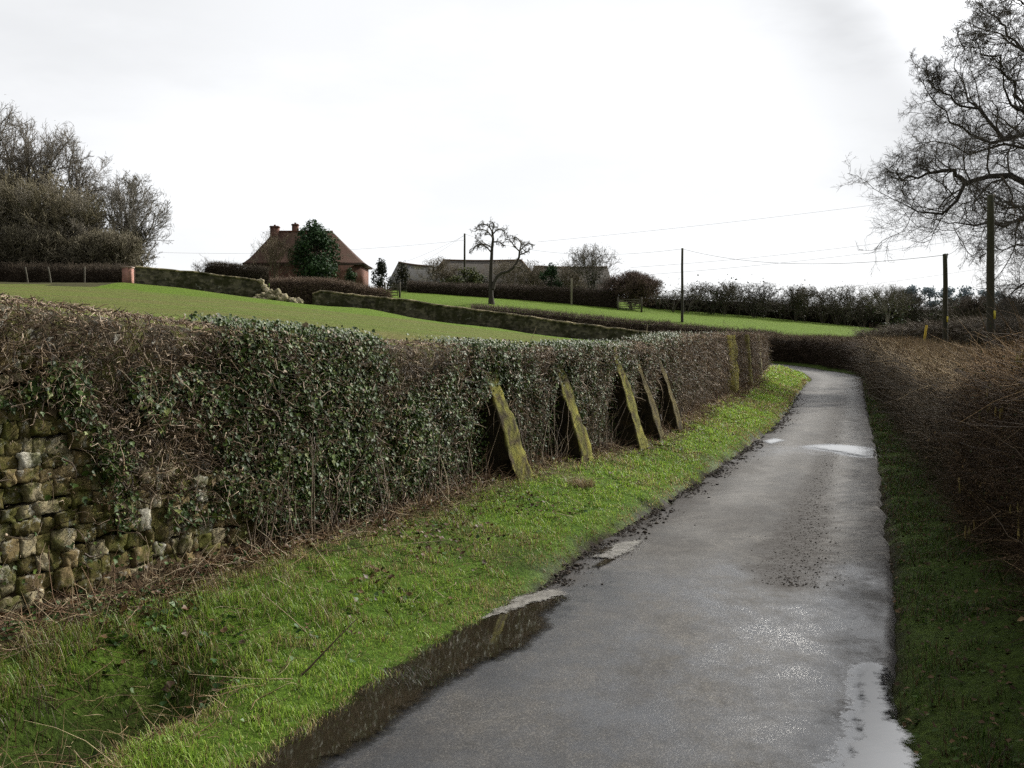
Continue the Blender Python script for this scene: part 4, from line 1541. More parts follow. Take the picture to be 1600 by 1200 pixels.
# ------------------------------------------------------------------ the field wall, its gap and the pier
def field_wall(c, px, py_top, label, broken=False, seed=0, moss=.4):
    c = np.asarray(c, float)
    s = np.arange(0, arclen(c)[-1], .3)
    p, nr, tg = at_s(c, s)
    zb = height(p[:, 0], p[:, 1]) - .3
    zt = EYE + (HOR - np.interp(800 + FP * p[:, 0] / p[:, 1], px, py_top)) / FP * p[:, 1]
    zt = zt + (fbm(s * 1.5, s * 0, 171 + seed, 3) - .5) * .12
    rows = []
    for o_, f in [(0, 0), (0, .35), (.02, .7), (.03, .93), (-.04, .94), (-.04, 1.0), (.2, 1.03), (.5, 1.0), (.5, .94), (.45, .9), (.45, 0)]:
        z = zb + (zt - zb) * f
        nse = (fbm(s * 1.3, z * 2, 173 + seed, 3) - .5) * .1
        rows.append(np.column_stack([p[:, :2] - nr * (o_ + nse)[:, None], z]))
    V = np.stack(rows, 1)
    m = V.shape[1]
    q = (np.arange(len(s) - 1)[:, None] * m + np.arange(m - 1)[None]).ravel()
    F = np.stack([q, q + m, q + m + 1, q + 1], 1)
    caps = np.array([np.arange(m), np.arange((len(s) - 1) * m, len(s) * m)[::-1]])
    V = V.reshape(-1, 3)
    f = np.tile([0, 0, 0, 0, 1, 1, 1, 1, 1, 0, 0], len(s))
    nn = fbm(V[:, 0] * .5, V[:, 2] * 1.5, 175 + seed, 4)
    col = np.where(f[:, None] > 0, np.array([.22, .19, .12]), np.array([.105, .095, .072])) * (.5 + nn[:, None])
    root = thing('field_wall', label, 'wall', (*p[0, :2], zb[0]))
    top = np.tile([0, 0, 0, 0, 1, 1, 1, 1, 1, 0, 0], len(s)).reshape(-1, m)
    isf = np.tile(np.array([0, 0, 0, 1, 1, 1, 1, 1, 0, 0]), len(s) - 1) > 0
    mesh_obj('stonework', V, [F[~isf], caps], M_FARWALL, root, col=col)
    u_, inv = np.unique(F[isf], return_inverse=True)
    mesh_obj('coping', V[u_], inv.reshape(-1, 4), M_FARWALL, root, col=col[u_])
    return root


fw1 = field_wall(FARW_A[::-1][::-1], [205, 300, 380, 404, 412], [416, 424, 434, 437, 450], 'flint field wall from the brick pier to a broken collapsed end', seed=1)
field_wall(FARW_B, [480, 500, 560, 640, 700, 800, 905, 1010, 1100, 1172], [462, 454, 461, 469, 478, 491, 506, 519, 529, 533], 'long mossy field wall running down to the lane, beyond the rubble gap', seed=2)


def blocks(pos, size, cols, seed, flat=.7):
    tV, tF = super_box(4, .3)
    r = np.random.default_rng(seed)
    n = len(pos)
    R = basis(r.normal(0, .5, (n, 3)) + np.array([0, 0, 1.0]), r.normal(0, 1, (n, 3)))
    sc = size[:, None] * r.uniform(.7, 1.3, (n, 3)) * np.array([1, 1, flat])
    V, F = inst(tV, tF, pos, R, sc)
    V += (np.stack([fbm(V[:, 0] * 4 + V[:, 2] * 3, V[:, 1] * 4, seed + k, 3) - .5 for k in range(3)], 1)) * .06
    return V, F, cols.repeat(len(tV), 0)


def rubble():
    r = np.random.default_rng(8)
    for j, (px, d, n, wx, hgt, lab) in enumerate([(426, 79.2, 60, 1.3, .95, 'pale heap of fallen stones at the broken end of the wall'), (450, 79.4, 40, 1.0, .55, 'lower mossy heap of tumbled stones in the wall gap')]):
        b = base_at(px, d)
        u_ = r.normal(0, .5, (n, 2))
        rad = np.hypot(u_[:, 0], u_[:, 1])
        z = np.maximum(hgt * (1 - rad), 0) * r.uniform(.3, 1, n)
        pos = np.column_stack([b[0] + u_[:, 0] * wx * 1.3, b[1] + u_[:, 1] * .8, b[2] + z + .05])
        col = pick([(.42, .36, .25), (.34, .29, .19), (.22, .19, .12)] if j == 0 else [(.25, .22, .15), (.14, .13, .07), (.32, .28, .19)], n)
        V, F, c = blocks(pos, r.uniform(.13, .28, n), col, 30 + j)
        o = mesh_obj('rubble_heap', V, F, M_STONE, col=c)
        tag(o, lab, 'rubble', kind=None)
    # the raw stepped end of the broken wall
    P0 = FARW_A[-1]
    zb = hz(*P0)
    pos, sz = [], []
    for k in range(26):
        f = r.random()
        pos.append([P0[0] - .35 + (1 - f) * 1.5 * r.uniform(.6, 1), P0[1] + r.uniform(-.05, .3), zb + 1.68 * f])
        sz.append(r.uniform(.12, .22))
    V, F, c = blocks(np.array(pos), np.array(sz), pick([(.46, .40, .29), (.36, .31, .21)], 26), 40)
    mesh_obj('broken_end', V, F, M_STONE, fw1, col=c)


rubble()


def pier():
    b = base_at(200, 76.5)
    t = thing('brick_pier', 'pinkish square brick pier where the dark hedge meets the flint wall', 'pier', b)
    h = EYE + (HOR - 417) / FP * 76.5 - b[2]
    V, F = box(-.33, .33, -.33, .33, -.3, h - .08)
    mesh_obj('shaft', V, F, M_PINKBRICK, t, local=True)
    V, F = box(-.38, .38, -.38, .38, h - .077, h)
    mesh_obj('cap', V, F, M_PLAIN, t, col=np.tile([.36, .27, .22], (8, 1)), local=True)


pier()

# ------------------------------------------------------------------ trees
def grow(Pn, R, k, lo, hi, Lf, ang, up=0.1, wob=.2, n=5, rf=.6, rmin=.004, Lmin=0.05, bias=1.0, taper=.3, Lend=.55):
    """children of every polyline, all at once"""
    B, n0, _ = Pn.shape
    seg = np.linalg.norm(np.diff(Pn, axis=1), axis=2)
    LP = seg.sum(1)
    t = lo + (hi - lo) * ((np.arange(k)[None] + rng.random((B, k))) / k)
    x = t * (n0 - 1)
    i = np.minimum(x.astype(int), n0 - 2)
    f = (x - i)[..., None]
    b = np.arange(B)[:, None]
    p = Pn[b, i] * (1 - f) + Pn[b, i + 1] * f
    tan = unit(Pn[b, i + 1] - Pn[b, i])
    r = (R[b, i] * (1 - f[..., 0]) + R[b, i + 1] * f[..., 0])
    perp = unit(np.cross(tan, rng.normal(0, 1, tan.shape)))
    a = rng.uniform(*ang, (B, k))[..., None]
    d = tan * np.cos(a) + perp * np.sin(a) + np.array([0, 0, up])
    L = np.maximum(LP[:, None] * Lf * (1 - (1 - Lend) * t) * rng.uniform(.65, 1.25, (B, k)), Lmin)
    m = B * k
    p, d, L = p.reshape(m, 3), unit(d.reshape(m, 3)), L.reshape(m)
    r0 = np.maximum(r.reshape(m) * rf, rmin)
    Q = np.empty((m, n, 3))
    Q[:, 0] = p
    for j in range(1, n):
        d = unit(d + rng.normal(0, wob, (m, 3)) + np.array([0, 0, up * .25]))
        Q[:, j] = Q[:, j - 1] + d * (L / (n - 1))[:, None]
    RR_ = np.maximum(r0[:, None] * np.linspace(1, taper, n)[None], rmin * .6)
    return Q, RR_


def pl(pts, n=9):
    """resample a polyline to n points"""
    c = curve(pts, 1e-9 + np.linalg.norm(np.diff(np.asarray(pts, float), axis=0), axis=1).sum() / (n - 1) * .999)
    s = arclen(c)
    uu = np.linspace(0, s[-1], n)
    return np.stack([np.interp(uu, s, c[:, k]) for k in range(3)], 1)


def colour_tubes(sets, sides, colour, jit=.25):
    """several (polylines, radii) with their number of sides into one mesh"""
    Vs, Fs, Cs, n = [], [], [], 0
    for (Q, R), sd in zip(sets, sides):
        V, F = tubes(Q, R, sd)
        Vs.append(V)
        Fs.append(F + n)
        n += len(V)
        Cs.append((np.asarray(colour)[None] * rng.uniform(1 - jit, 1 + jit, (len(Q), 1))).repeat(Q.shape[1] * sd, 0))
    return np.vstack(Vs), np.vstack(Fs), np.vstack(Cs)


def card_leaves(centres, n, spread, size, cols, name, root, mat=None, up=.35):
    """leaf-sized faces gathered in clumps round the given centres"""
    k = rng.integers(0, len(centres), n)
    off = rng.normal(0, 1, (n, 3))
    off = unit(off) * (rng.random((n, 1)) ** .45)
    pos = centres[k] + off * np.asarray(spread)
    nv = off + rng.normal(0, .5, (n, 3)) + np.array([0, 0, up])
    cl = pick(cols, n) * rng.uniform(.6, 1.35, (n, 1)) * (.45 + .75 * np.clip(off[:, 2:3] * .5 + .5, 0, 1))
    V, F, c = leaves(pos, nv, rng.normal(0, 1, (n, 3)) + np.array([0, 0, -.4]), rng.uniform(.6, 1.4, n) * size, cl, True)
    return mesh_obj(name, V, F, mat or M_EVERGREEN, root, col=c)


def bare_tree(name, label, px, d, py_top, width_px, trunk_r, colour, group=None, stems_n=1, lean=0.0, levels=4, twig_r=.018, dens=1.0, spreadf=1.0, ivy_n=0, low=.25, upw=.22, cat='tree', wob=.16, trunk_frac=.55, base=None):
    b = base_at(px, d) if base is None else np.asarray(base, float)
    H = EYE + (HOR - py_top) / FP * d - b[2]
    Wd = width_px / FP * d
    root = thing(name, label, cat, b, group)
    tr_, rr = [], []
    for k in range(stems_n):
        a = rng.uniform(0, 6.28)
        sp = 0 if stems_n == 1 else rng.uniform(.05, .30) * Wd
        top = b + np.array([math.cos(a) * sp + lean * Wd, math.sin(a) * sp, H * trunk_frac * rng.uniform(.9, 1.1)])
        mid = b * .5 + top * .5 + rng.normal(0, .03 * H, 3) * np.array([1, 1, .2])
        tr_.append(pl([b + np.array([math.cos(a), math.sin(a), 0]) * sp * .15 + np.array([0, 0, -.2]), mid, top], 9))
        rr.append(np.linspace(trunk_r, trunk_r * .5, 9) / math.sqrt(stems_n))
    T = (np.array(tr_), np.array(rr))
    V, F, c = colour_tubes([T], [8], colour)
    mesh_obj('trunk', V, F, M_BARK, root, col=c, smooth=True)
    L1 = grow(*T, max(3, int((11 if stems_n == 1 else 6) * dens)), low, 1.0, .80 * spreadf * max(Wd * .85, H * .5) / (H * trunk_frac), (.4, 1.25), upw, wob, 7, .55, .03, taper=.35, Lend=.8)
    sets, sd = [L1], [5]
    cur = L1
    for lv in range(levels - 1):
        k = [8, 7, 6, 4][lv]
        nxt = grow(*cur, max(3, int(k * dens)), .15, 1.0, [.55, .55, .55, .5][lv], (.35, .95), upw * .6, wob * 1.25, 5 if lv < 2 else 4, .55, twig_r, taper=.5)
        sets.append(nxt)
        sd.append(3 if lv else 4)
        cur = nxt
    # keep what stays inside the outline of the crown
    cen = b + np.array([lean * Wd * .8, 0, H * .56])
    rad = np.array([Wd * .5, Wd * .5, H * .47])
    keep = []
    for Q, R in sets:
        e = (((Q[:, -1] - cen) / rad) ** 2).sum(1)
        kk = e < (rng.uniform(.85, 1.25, len(e)) if cat == 'tree' else rng.uniform(.5, 1.9, len(e)))
        keep.append((Q[kk], R[kk]))
    V, F, c = colour_tubes([q_ for q_ in keep if len(q_[0])], [s_ for q_, s_ in zip(keep, sd) if len(q_[0])], colour)
    mesh_obj('crown', V, F, M_BARK, root, col=c)
    if ivy_n:
        cs = np.vstack([T[0].reshape(-1, 3)[rng.integers(0, T[0].shape[0] * 9, 60)], L1[0][:, :4].reshape(-1, 3)])
        card_leaves(cs, ivy_n, np.array([.8, .8, .9]), .22, [(.02, .035, .013), (.03, .048, .018), (.045, .05, .02)], 'ivy', root)
    return root


WOODG = 'bare trees of the wood on the hill'
GREYBARK = (.15, .132, .105)
for a in [('bare_tree', 'tallest bare tree at the edge of the frame, over the wood', -40, 100, 160, 270, .45, GREYBARK, 1, 0, 1500),
          ('bare_tree', 'upright bare tree with a broad twiggy crown rising above the thicket', 40, 99, 186, 210, .38, GREYBARK, 1, 0, 1000),
          ('bare_tree', 'slender forked bare tree standing clear above the middle of the wood', 104, 98, 202, 150, .32, GREYBARK, 2, 0, 600),
          ('bare_tree', 'round headed bare tree on the open end of the wood beside the brick pier', 168, 95, 262, 180, .34, (.17, .155, .13), 2, .06, 0),
          ('bare_tree', 'small spreading bare tree dipping over the flint wall', 206, 97, 338, 104, .2, (.17, .155, .13), 2, .06, 0)]:
    nm, lab, px, d, pt, wpx, tr0, colr, sn, ln, iv = a
    bare_tree(nm, lab, px, d, pt, wpx, tr0, colr, stems_n=sn, lean=ln, ivy_n=iv, twig_r=.018, levels=4, dens=1.3)
for lab, px, pt, r_ in [('slender pole-like bare tree between the thickets, next to the tallest', 8, 268, .13), ('thin pale stemmed bare tree in the middle of the wood', 70, 262, .14), ('leaning thin bare tree beside the forked one', 122, 270, .13), ('young bare tree just inside the open end of the wood', 140, 300, .11), ('thin bare tree at the frame edge of the wood', -30, 240, .14)]:
    bare_tree('bare_tree', lab, px, 90, pt, 90, r_, (.24, .215, .17), twig_r=.016, levels=4, dens=1.0, low=.35)
for px in (-60, -15, 30, 72, 112, 150, 186):
    bare_tree('understory_bush', 'dense low brush beneath the bare trees, filling the space above the hedge', px, 88, 372 + rng.uniform(-10, 14), 84, .1, (.17, .15, .105), group='low brush under the wood', stems_n=8, levels=4, twig_r=.026, cat='bush', low=.02, dens=1.0, trunk_frac=.75)
for a in [('ivy covered thorn thicket under the tallest bare tree', -20, 93, 285, 190, 3200), ('olive brown thicket in the middle of the wood', 60, 92, 290, 170, 2600), ('tangled thicket of saplings beneath the forked bare tree', 122, 91, 320, 130, 1500),
          ('dense dark thicket at the outer edge of the frame', -110, 92, 280, 200, 5000), ('low brushy thicket by the brick pier', 165, 89, 372, 95, 700)]:
    lab, px, d, pt, wpx, iv = a
    bare_tree('thicket', lab, px, d, pt, wpx, .22, (.20, .175, .115), stems_n=7, levels=4, twig_r=.026, dens=1.1, low=.08, trunk_frac=.7, ivy_n=iv // 6, cat='thicket')

# tree in the meadow: two crooked stems, weeping twigs
def meadow_tree():
    d = 100
    b = base_at(768, d)
    root = thing('bare_tree', 'crooked two stemmed bare tree alone in the green meadow before the barns', 'tree', b)
    Q = lambda l, dy=0: pl([P(x, y, d + dy + k * .15) for k, (x, y) in enumerate(l)], 9)
    A = Q([(768, 477), (767, 455), (767, 430), (768, 405), (769, 385), (771, 368), (769, 360)])
    Bm = Q([(770, 452), (773, 440), (780, 428), (794, 424), (804, 416), (811, 402), (812, 392)])
    T = (np.array([A, Bm]), np.array([np.linspace(.26, .11, 9), np.linspace(.19, .10, 9)]))
    T[1][0][0] = .36
    V, F, c = colour_tubes([T], [8], (.055, .048, .038))
    mesh_obj('trunk', V, F, M_BARK, root, col=c, smooth=True)
    limbs = [[(769, 388), (762, 383), (752, 381), (744, 384), (738, 392)], [(768, 395), (762, 388), (750, 378), (742, 372)], [(770, 372), (762, 362), (750, 358), (742, 362)], [(769, 362), (764, 354), (755, 350), (746, 352)],
             [(770, 366), (778, 358), (786, 360), (790, 370)], [(771, 378), (780, 378), (788, 384)], [(812, 393), (804, 385), (797, 376), (790, 374)], [(812, 392), (814, 380), (808, 372), (800, 370)], [(812, 392), (820, 384), (826, 380), (832, 384)],
             [(811, 398), (818, 396), (828, 390)], [(804, 416), (812, 418), (820, 424)], [(769, 362), (772, 352), (770, 348)]]
    L1 = (np.array([Q(l, rng.uniform(-1.5, 1.5)) for l in limbs]), np.tile(np.linspace(.085, .04, 9), (len(limbs), 1)))
    L2 = grow(*L1, 11, .15, 1.0, .45, (.4, 1.2), -.02, .3, 5, .6, .026)
    L3 = grow(*L2, 7, .2, 1.0, .55, (.3, 1.0), -.22, .3, 4, .6, .016)
    L4 = grow(*L3, 3, .3, 1.0, .7, (.3, .8), -.4, .2, 4, .7, .014)
    V, F, c = colour_tubes([L1, L2, L3, L4], [6, 4, 3, 3], (.12, .105, .085))
    mesh_obj('crown', V, F, M_BARK, root, col=c)


meadow_tree()


def oak():
    d0 = 44
    tb = np.array([*xy(1752, d0), 0])
    tb[2] = hz(*tb[:2])
    root = thing('oak_tree', 'large bare oak with crooked dark limbs reaching over the wooden poles', 'tree', tb)
    Q = lambda l, dz: pl([P(x, y, d0 + q_) for (x, y), q_ in zip(l, np.linspace(0, dz, len(l)))], 12)
    trunk = Q([(1752, 560), (1748, 480), (1742, 400), (1735, 320), (1728, 230), (1720, 140), (1716, 60)], 0)
    T = (trunk[None], np.array([np.interp(np.linspace(0, 1, 12), [0, .1, .5, 1], [.85, .62, .5, .2])]))
    V, F, c = colour_tubes([T], [12], (.06, .052, .042))
    mesh_obj('trunk', V, F, M_BARK, root, col=c, smooth=True)
    limbs = [([(1738, 345), (1690, 322), (1640, 290), (1600, 283), (1560, 278), (1535, 281), (1512, 290), (1500, 305), (1486, 328), (1465, 331), (1435, 333), (1405, 315)], -4, .26),
             ([(1512, 288), (1496, 275), (1470, 268), (1440, 275), (1410, 280), (1385, 268)], -3, .13),
             ([(1734, 280), (1680, 245), (1630, 222), (1600, 217), (1570, 213), (1546, 192), (1530, 170), (1516, 150), (1506, 118), (1490, 105)], 2, .24),
             ([(1735, 300), (1680, 262), (1630, 236), (1600, 232), (1565, 228), (1530, 236), (1495, 233), (1465, 222), (1430, 225)], 5, .15),
             ([(1738, 360), (1690, 345), (1640, 330), (1600, 322), (1560, 324), (1530, 312), (1500, 320)], 6, .13),
             ([(1738, 380), (1690, 370), (1640, 352), (1600, 342), (1570, 358), (1540, 352), (1500, 345), (1478, 350)], -6, .17),
             ([(1740, 420), (1690, 402), (1640, 390), (1600, 388), (1560, 388), (1538, 385)], 4, .12),
             ([(1730, 250), (1680, 200), (1630, 180), (1600, 175), (1576, 172), (1576, 140), (1568, 108), (1555, 85)], -3, .17),
             ([(1724, 190), (1680, 140), (1630, 95), (1600, 80), (1570, 65), (1550, 48), (1520, 40)], 4, .17),
             ([(1720, 140), (1680, 80), (1640, 40), (1600, 5), (1570, -10)], -4, .15),
             ([(1740, 430), (1700, 425), (1660, 428), (1620, 432), (1592, 445), (1575, 470), (1560, 480)], -5, .10),
             ([(1718, 100), (1690, 40), (1660, -20), (1640, -60)], 2, .15), ([(1600, 175), (1585, 130), (1560, 100), (1530, 80), (1500, 72)], -2, .09), ([(1600, 80), (1570, 40), (1545, 20), (1530, 5)], 3, .08), ([(1580, 213), (1545, 225), (1500, 200), (1460, 160), (1440, 120)], 1, .09), ([(1530, 170), (1500, 165), (1460, 130), (1440, 105)], 0, .07),
             ([(1736, 300), (1790, 250), (1850, 230), (1900, 240)], 2, .22), ([(1730, 240), (1780, 180), (1840, 120), (1880, 100)], -3, .2), ([(1738, 360), (1800, 340), (1870, 330), (1920, 350)], -2, .2)]
    L1 = (np.array([Q(l, dz) for l, dz, r in limbs]), np.array([np.linspace(r * .82, max(r * .06, .014), 12) for l, dz, r in limbs]))
    L1[0][:, 1:-1] += rng.normal(0, .10, (len(limbs), 10, 3))
    L2 = grow(*L1, 22, .18, 1.0, .33, (.45, 1.25), .05, .30, 7, .45, .018, Lend=.6)
    L3 = grow(*L2, 11, .12, 1.0, .55, (.45, 1.15), .02, .30, 5, .5, .0095)
    L4 = grow(*L3, 5, .15, 1.0, .62, (.4, 1.0), .02, .26, 4, .6, .0055)
    L5 = grow(*L4, 4, .2, 1.0, .7, (.4, 1.0), .0, .25, 3, .7, .0046)
    V, F, c = colour_tubes([L1], [8], (.05, .043, .035))
    mesh_obj('limb', V, F, M_BARK, root, col=c, smooth=True)
    V, F, c = colour_tubes([L2, L3, L4, L5], [5, 3, 3, 3], (.10, .088, .072))
    mesh_obj('crown', V, F, M_BARK, root, col=c)


oak()

# ------------------------------------------------------------------ house
def prism_mesh(V, faces):
    return np.array(V, float), [np.array([f]) for f in faces]


def house():
    d = 120
    b = base_at(470, d)
    sc = d / FP
    t = thing('brick_house', 'red brick house with a steep hipped clay tile roof and two chimneys', 'house', b)
    Z = lambda py: EYE + (HOR - py) * sc - b[2]
    Xp = lambda px: (px - 470) * sc
    xl, xr = Xp(377), Xp(570)
    ze, zr = Z(411), Z(356)
    dp = 7.6                       # depth
    # walls, with openings set as proud frames
    V, F = box(xl + .7, xr - .55, .6, dp - .6, -.6, ze + .1)
    mesh_obj('wall', V, F, M_BRICK, t, local=True)
    # hipped roof with sprocketed eaves
    rl, rr_ = Xp(417), Xp(511)
    rows = []
    for f, zf in ((0, 0), (.10, .055), (.25, .175), (.5, .44), (.75, .72), (1, 1)):
        x0, x1 = xl + (rl - xl) * f, xr + (rr_ - xr) * f
        y0, y1 = 0 + dp / 2 * f * .985, dp - dp / 2 * f * .985
        z = ze - .05 + (zr - ze) * zf
        rows.append([[x0, y0, z], [x1, y0, z], [x1, y1, z], [x0, y1, z]])
    V, F = [], []
    for k, r in enumerate(rows): V += r
    for k in range(len(rows) - 1):
        for j in range(4):
            F.append([k * 4 + j, k * 4 + (j + 1) % 4, k * 4 + 4 + (j + 1) % 4, k * 4 + 4 + j])
    n = (len(rows) - 1) * 4
    F.append([n, n + 1, n + 2, n + 3])
    F.append([3, 2, 1, 0])
    roof = mesh_obj('roof', V, np.array(F), M_TILE, t, local=True)
    V, F = box(rl, rr_, dp / 2 - .14, dp / 2 + .14, zr - .1, zr + .1)
    mesh_obj('ridge', V, F, M_RIDGE, roof, col=np.tile([.13, .06, .04], (8, 1)), local=True)
    V, F = box(xl + .12, xr - .12, .1, dp - .1, ze - .22, ze - .07)
    mesh_obj('eaves_board', V, F, M_WOOD, t, col=np.tile([.07, .05, .04], (8, 1)), local=True)
    for px, w, top, bot, y in ((418, 13, 347, 366, dp / 2 - .1), (450, 9.5, 343, 362, dp / 2 + .25)):
        x = Xp(px)
        h = w * sc / 2
        V, F = box(x - h, x + h, y - h * .8, y + h * .8, Z(bot) - 1.2, Z(top + 3.2))
        ch = mesh_obj('chimney', V, F, M_BRICK, t, local=True)
        V, F = joinm(box(x - h - .08, x + h + .08, y - h * .8 - .08, y + h * .8 + .08, Z(top + 3.2) + .003, Z(top + 1.6)), box(x - h - .02, x + h + .02, y - h * .8 - .02, y + h * .8 + .02, Z(top + 1.6) + .003, Z(top + .6)))
        mesh_obj('cap', V, F, M_BRICK, ch, local=True)
        a = np.linspace(0, 2 * math.pi, 12, endpoint=False)
        poly = np.array([[[x, y, Z(top + .6)], [x, y, Z(top - 1.4)], [x, y, Z(top - 1.4) + .02]]])
        V, F = tubes(poly, np.array([[.15, .12, .15]]), 10)
        mesh_obj('chimney_pot', V, F, M_RIDGE, ch, col=np.tile([.22, .11, .07], (len(V), 1)), local=True, smooth=True)
    # windows on the visible wall
    for px0, px1, p0, p1 in ((519, 526, 414, 423), (398, 406, 418, 428)):
        x0, x1, z0, z1 = Xp(px0), Xp(px1), Z(p1), Z(p0)
        fr_ = joinm(box(x0 - .08, x0, .5, .64, z0 - .08, z1 + .08), box(x1, x1 + .08, .5, .64, z0 - .08, z1 + .08), box(x0, x1, .503, .64, z1, z1 + .08), box(x0, x1, .503, .64, z0 - .08, z0), box((x0 + x1) / 2 - .025, (x0 + x1) / 2 + .025, .52, .64, z0, z1))
        w = mesh_obj('window', *fr_, M_PLAIN, t, col=np.tile([.55, .54, .5], (len(fr_[0]), 1)), local=True)
        V, F = box(x0, x1, .56, .63, z0, z1)
        mesh_obj('pane', V, F, M_GLASS, w, local=True)


house()


def barn(label, x0px, x1px, eave_l, eave_r, ridge_l, ridge_r, depth, d, mat, hip_l=False, hip_r=False, wallc=(.12, .10, .085)):
    """x in photo columns; eave and ridge (column, row)"""
    cx = (x0px + x1px) / 2
    b = base_at(cx, d)
    sc = d / FP
    t = thing('barn', label, 'barn', b, None)
    X_ = lambda px: (px - cx) * sc
    Z_ = lambda py: EYE + (HOR - py) * sc - b[2]
    x0, x1 = X_(x0px), X_(x1px)
    zel, zer = Z_(eave_l), Z_(eave_r)
    V, F = box(x0 + .3, x1 - .3, .3, depth - .3, -1.0, 0)
    V[4:, 2] = np.where(V[4:, 0] < 0, zel, zer) - .05
    o = mesh_obj('wall', V, F, M_WOOD, t, col=np.tile(wallc, (8, 1)), local=True)
    ra = np.array([X_(ridge_l[0]), depth / 2, Z_(ridge_l[1])])
    rb = np.array([X_(ridge_r[0]), depth / 2, Z_(ridge_r[1])])
    # roof as a thin shell with subdivision along so the ridge line can sag
    n = 9
    V, F = [], []
    for i in range(n):
        f = i / (n - 1)
        sag = -.10 * math.sin(f * math.pi)
        xe = x0 + (x1 - x0) * f
        ze = zel + (zer - zel) * f
        r = ra + (rb - ra) * f
        V += [[xe, 0, ze + sag], [r[0], r[1], r[2] + sag], [xe, depth, ze + sag]]
    for i in range(n - 1):
        a = i * 3
        F += [[a, a + 3, a + 4, a + 1], [a + 1, a + 4, a + 5, a + 2]]
    tri = [[0, 1, 2], [(n - 1) * 3, (n - 1) * 3 + 2, (n - 1) * 3 + 1]]
    roof = mesh_obj('roof', V, [np.array(F), np.array(tri)], mat, t, local=True)
    # ridge tiles, and hip tiles where the end is hipped
    lines = [np.linspace(ra, rb, n)]
    lines[0][:, 2] += -.10 * np.sin(np.linspace(0, math.pi, n)) + .02
    if hip_l: lines.append(np.linspace(ra, [x0, 0, zel], n))
    if hip_r: lines.append(np.linspace(rb, [x1, 0, zer], n))
    V, F = tubes(np.array(lines), np.full((len(lines), n), .11), 6)
    mesh_obj('ridge', V, F, M_RIDGE, roof, col=jitter_col((.17, .10, .06), 1, len(V), .1), local=True)
    # wide barn door in the long wall
    xm = (x0 + x1) / 2
    V, F = joinm(box(xm - 1.5, xm - .02, .24, .297, -.4, min(zel, zer) - .35), box(xm + .02, xm + 1.5, .24, .297, -.4, min(zel, zer) - .35))
    mesh_obj('door', V, F, M_WOOD, t, col=np.tile([.05, .045, .04], (16, 1)), local=True)
    return t


barn('low slate roofed shed with a mossy sloping ridge, closest to the house', 606, 702, 441, 444, (618, 406.5), (672, 413), 6.5, 133, M_SLATE)
barn('largest barn with a hipped grey roof and rust coloured ridge tiles', 668, 842, 438, 440, (690, 402), (815, 402), 9.0, 143, M_SLATE2, True, True)
barn('long low barn with a straight ridge and a squared gable end, farthest from the house', 822, 957, 440, 443, (836, 413), (953, 414), 7.0, 137, M_SLATE2)

# ------------------------------------------------------------------ shrubs and evergreens
def evergreen(name, label, px, d, py_top, py_bot, wpx, n, size, cols, cat='tree', clumps=26, group=None, shape=(.5, 1.0), spread=.30, trunkc=(.06, .05, .04)):
    b = base_at(px, d)
    sc = d / FP
    zt = EYE + (HOR - py_top) * sc
    zb = EYE + (HOR - py_bot) * sc
    Wd = wpx * sc
    root = thing(name, label, cat, b, group)
    T = (pl([b + np.array([0, 0, -.2]), (b + np.array([0, 0, zb - b[2]]) + np.array([.1, 0, .3])), np.array([b[0], b[1], zb + (zt - zb) * .75])], 9)[None], np.linspace(.04 * Wd + .04, .02 * Wd, 9)[None])
    L1 = grow(*T, 12, .3, 1, .5, (.5, 1.2), .15, .15, 5, .5, .03)
    V, F, c = colour_tubes([T, L1], [7, 4], trunkc)
    mesh_obj('trunk', V, F, M_BARK, root, col=c)
    u_ = unit(rng.normal(0, 1, (clumps, 3)))
    f = (u_[:, 2] + 1) / 2
    wz = np.interp(f, [0, .25, .55, 1], [1.05, 1.05, .95, .5])
    rad = rng.uniform(.45, 1.0, clumps)
    cen = np.column_stack([b[0] + u_[:, 0] * Wd * .5 * wz * rad, b[1] + u_[:, 1] * Wd * .5 * wz * rad, zb + (zt - zb) * np.clip(.04 + .86 * f, 0, 1)])
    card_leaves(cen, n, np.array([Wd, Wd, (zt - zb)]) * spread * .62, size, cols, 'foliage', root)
    return root


DARKG = [(.022, .048, .018), (.036, .072, .026), (.062, .11, .042)]
evergreen('holly_tree', 'dense dark evergreen tree standing in front of the red roofed house', 492, 112, 346, 444, 74, 9500, .26, DARKG, clumps=48)
bare_tree('shrub', 'bare twiggy shrub covering the house front next to the dark evergreen', 430, 110, 368, 72, .14, (.16, .13, .085), stems_n=5, levels=4, twig_r=.011, dens=.9, cat='shrub', low=.08, trunk_frac=.7)
bare_tree('bare_tree', 'faint bare tree showing behind the sloping end of the red roof', 402, 135, 372, 48, .16, (.16, .15, .14), stems_n=2, levels=3, twig_r=.012, cat='tree')
bare_tree('shrub', 'thin leafless shrub on the skyline above the flint wall', 318, 128, 402, 34, .08, (.16, .15, .14), stems_n=3, levels=3, twig_r=.012, cat='shrub')
evergreen('shrub', 'small dark shrub beside the farm gate and the brick gable', 597, 118, 406, 478, 34, 2600, .2, [(.03, .035, .022), (.045, .05, .03)], cat='shrub', clumps=14)
evergreen('shrub', 'low green bush against the brick wall of the house', 548, 114, 420, 470, 28, 1300, .18, DARKG, cat='shrub', clumps=10)
evergreen('shrub', 'ivy topped bush leaning on the low slate shed', 628, 124, 406, 482, 42, 3000, .2, [(.05, .05, .025), (.075, .07, .03), (.03, .035, .018)], cat='shrub', clumps=16)
evergreen('shrub', 'yellow green leafy bush under the wooden pole before the big barn', 724, 124, 412, 458, 62, 4200, .2, [(.07, .085, .02), (.10, .11, .025), (.04, .055, .018)], cat='shrub', clumps=20)
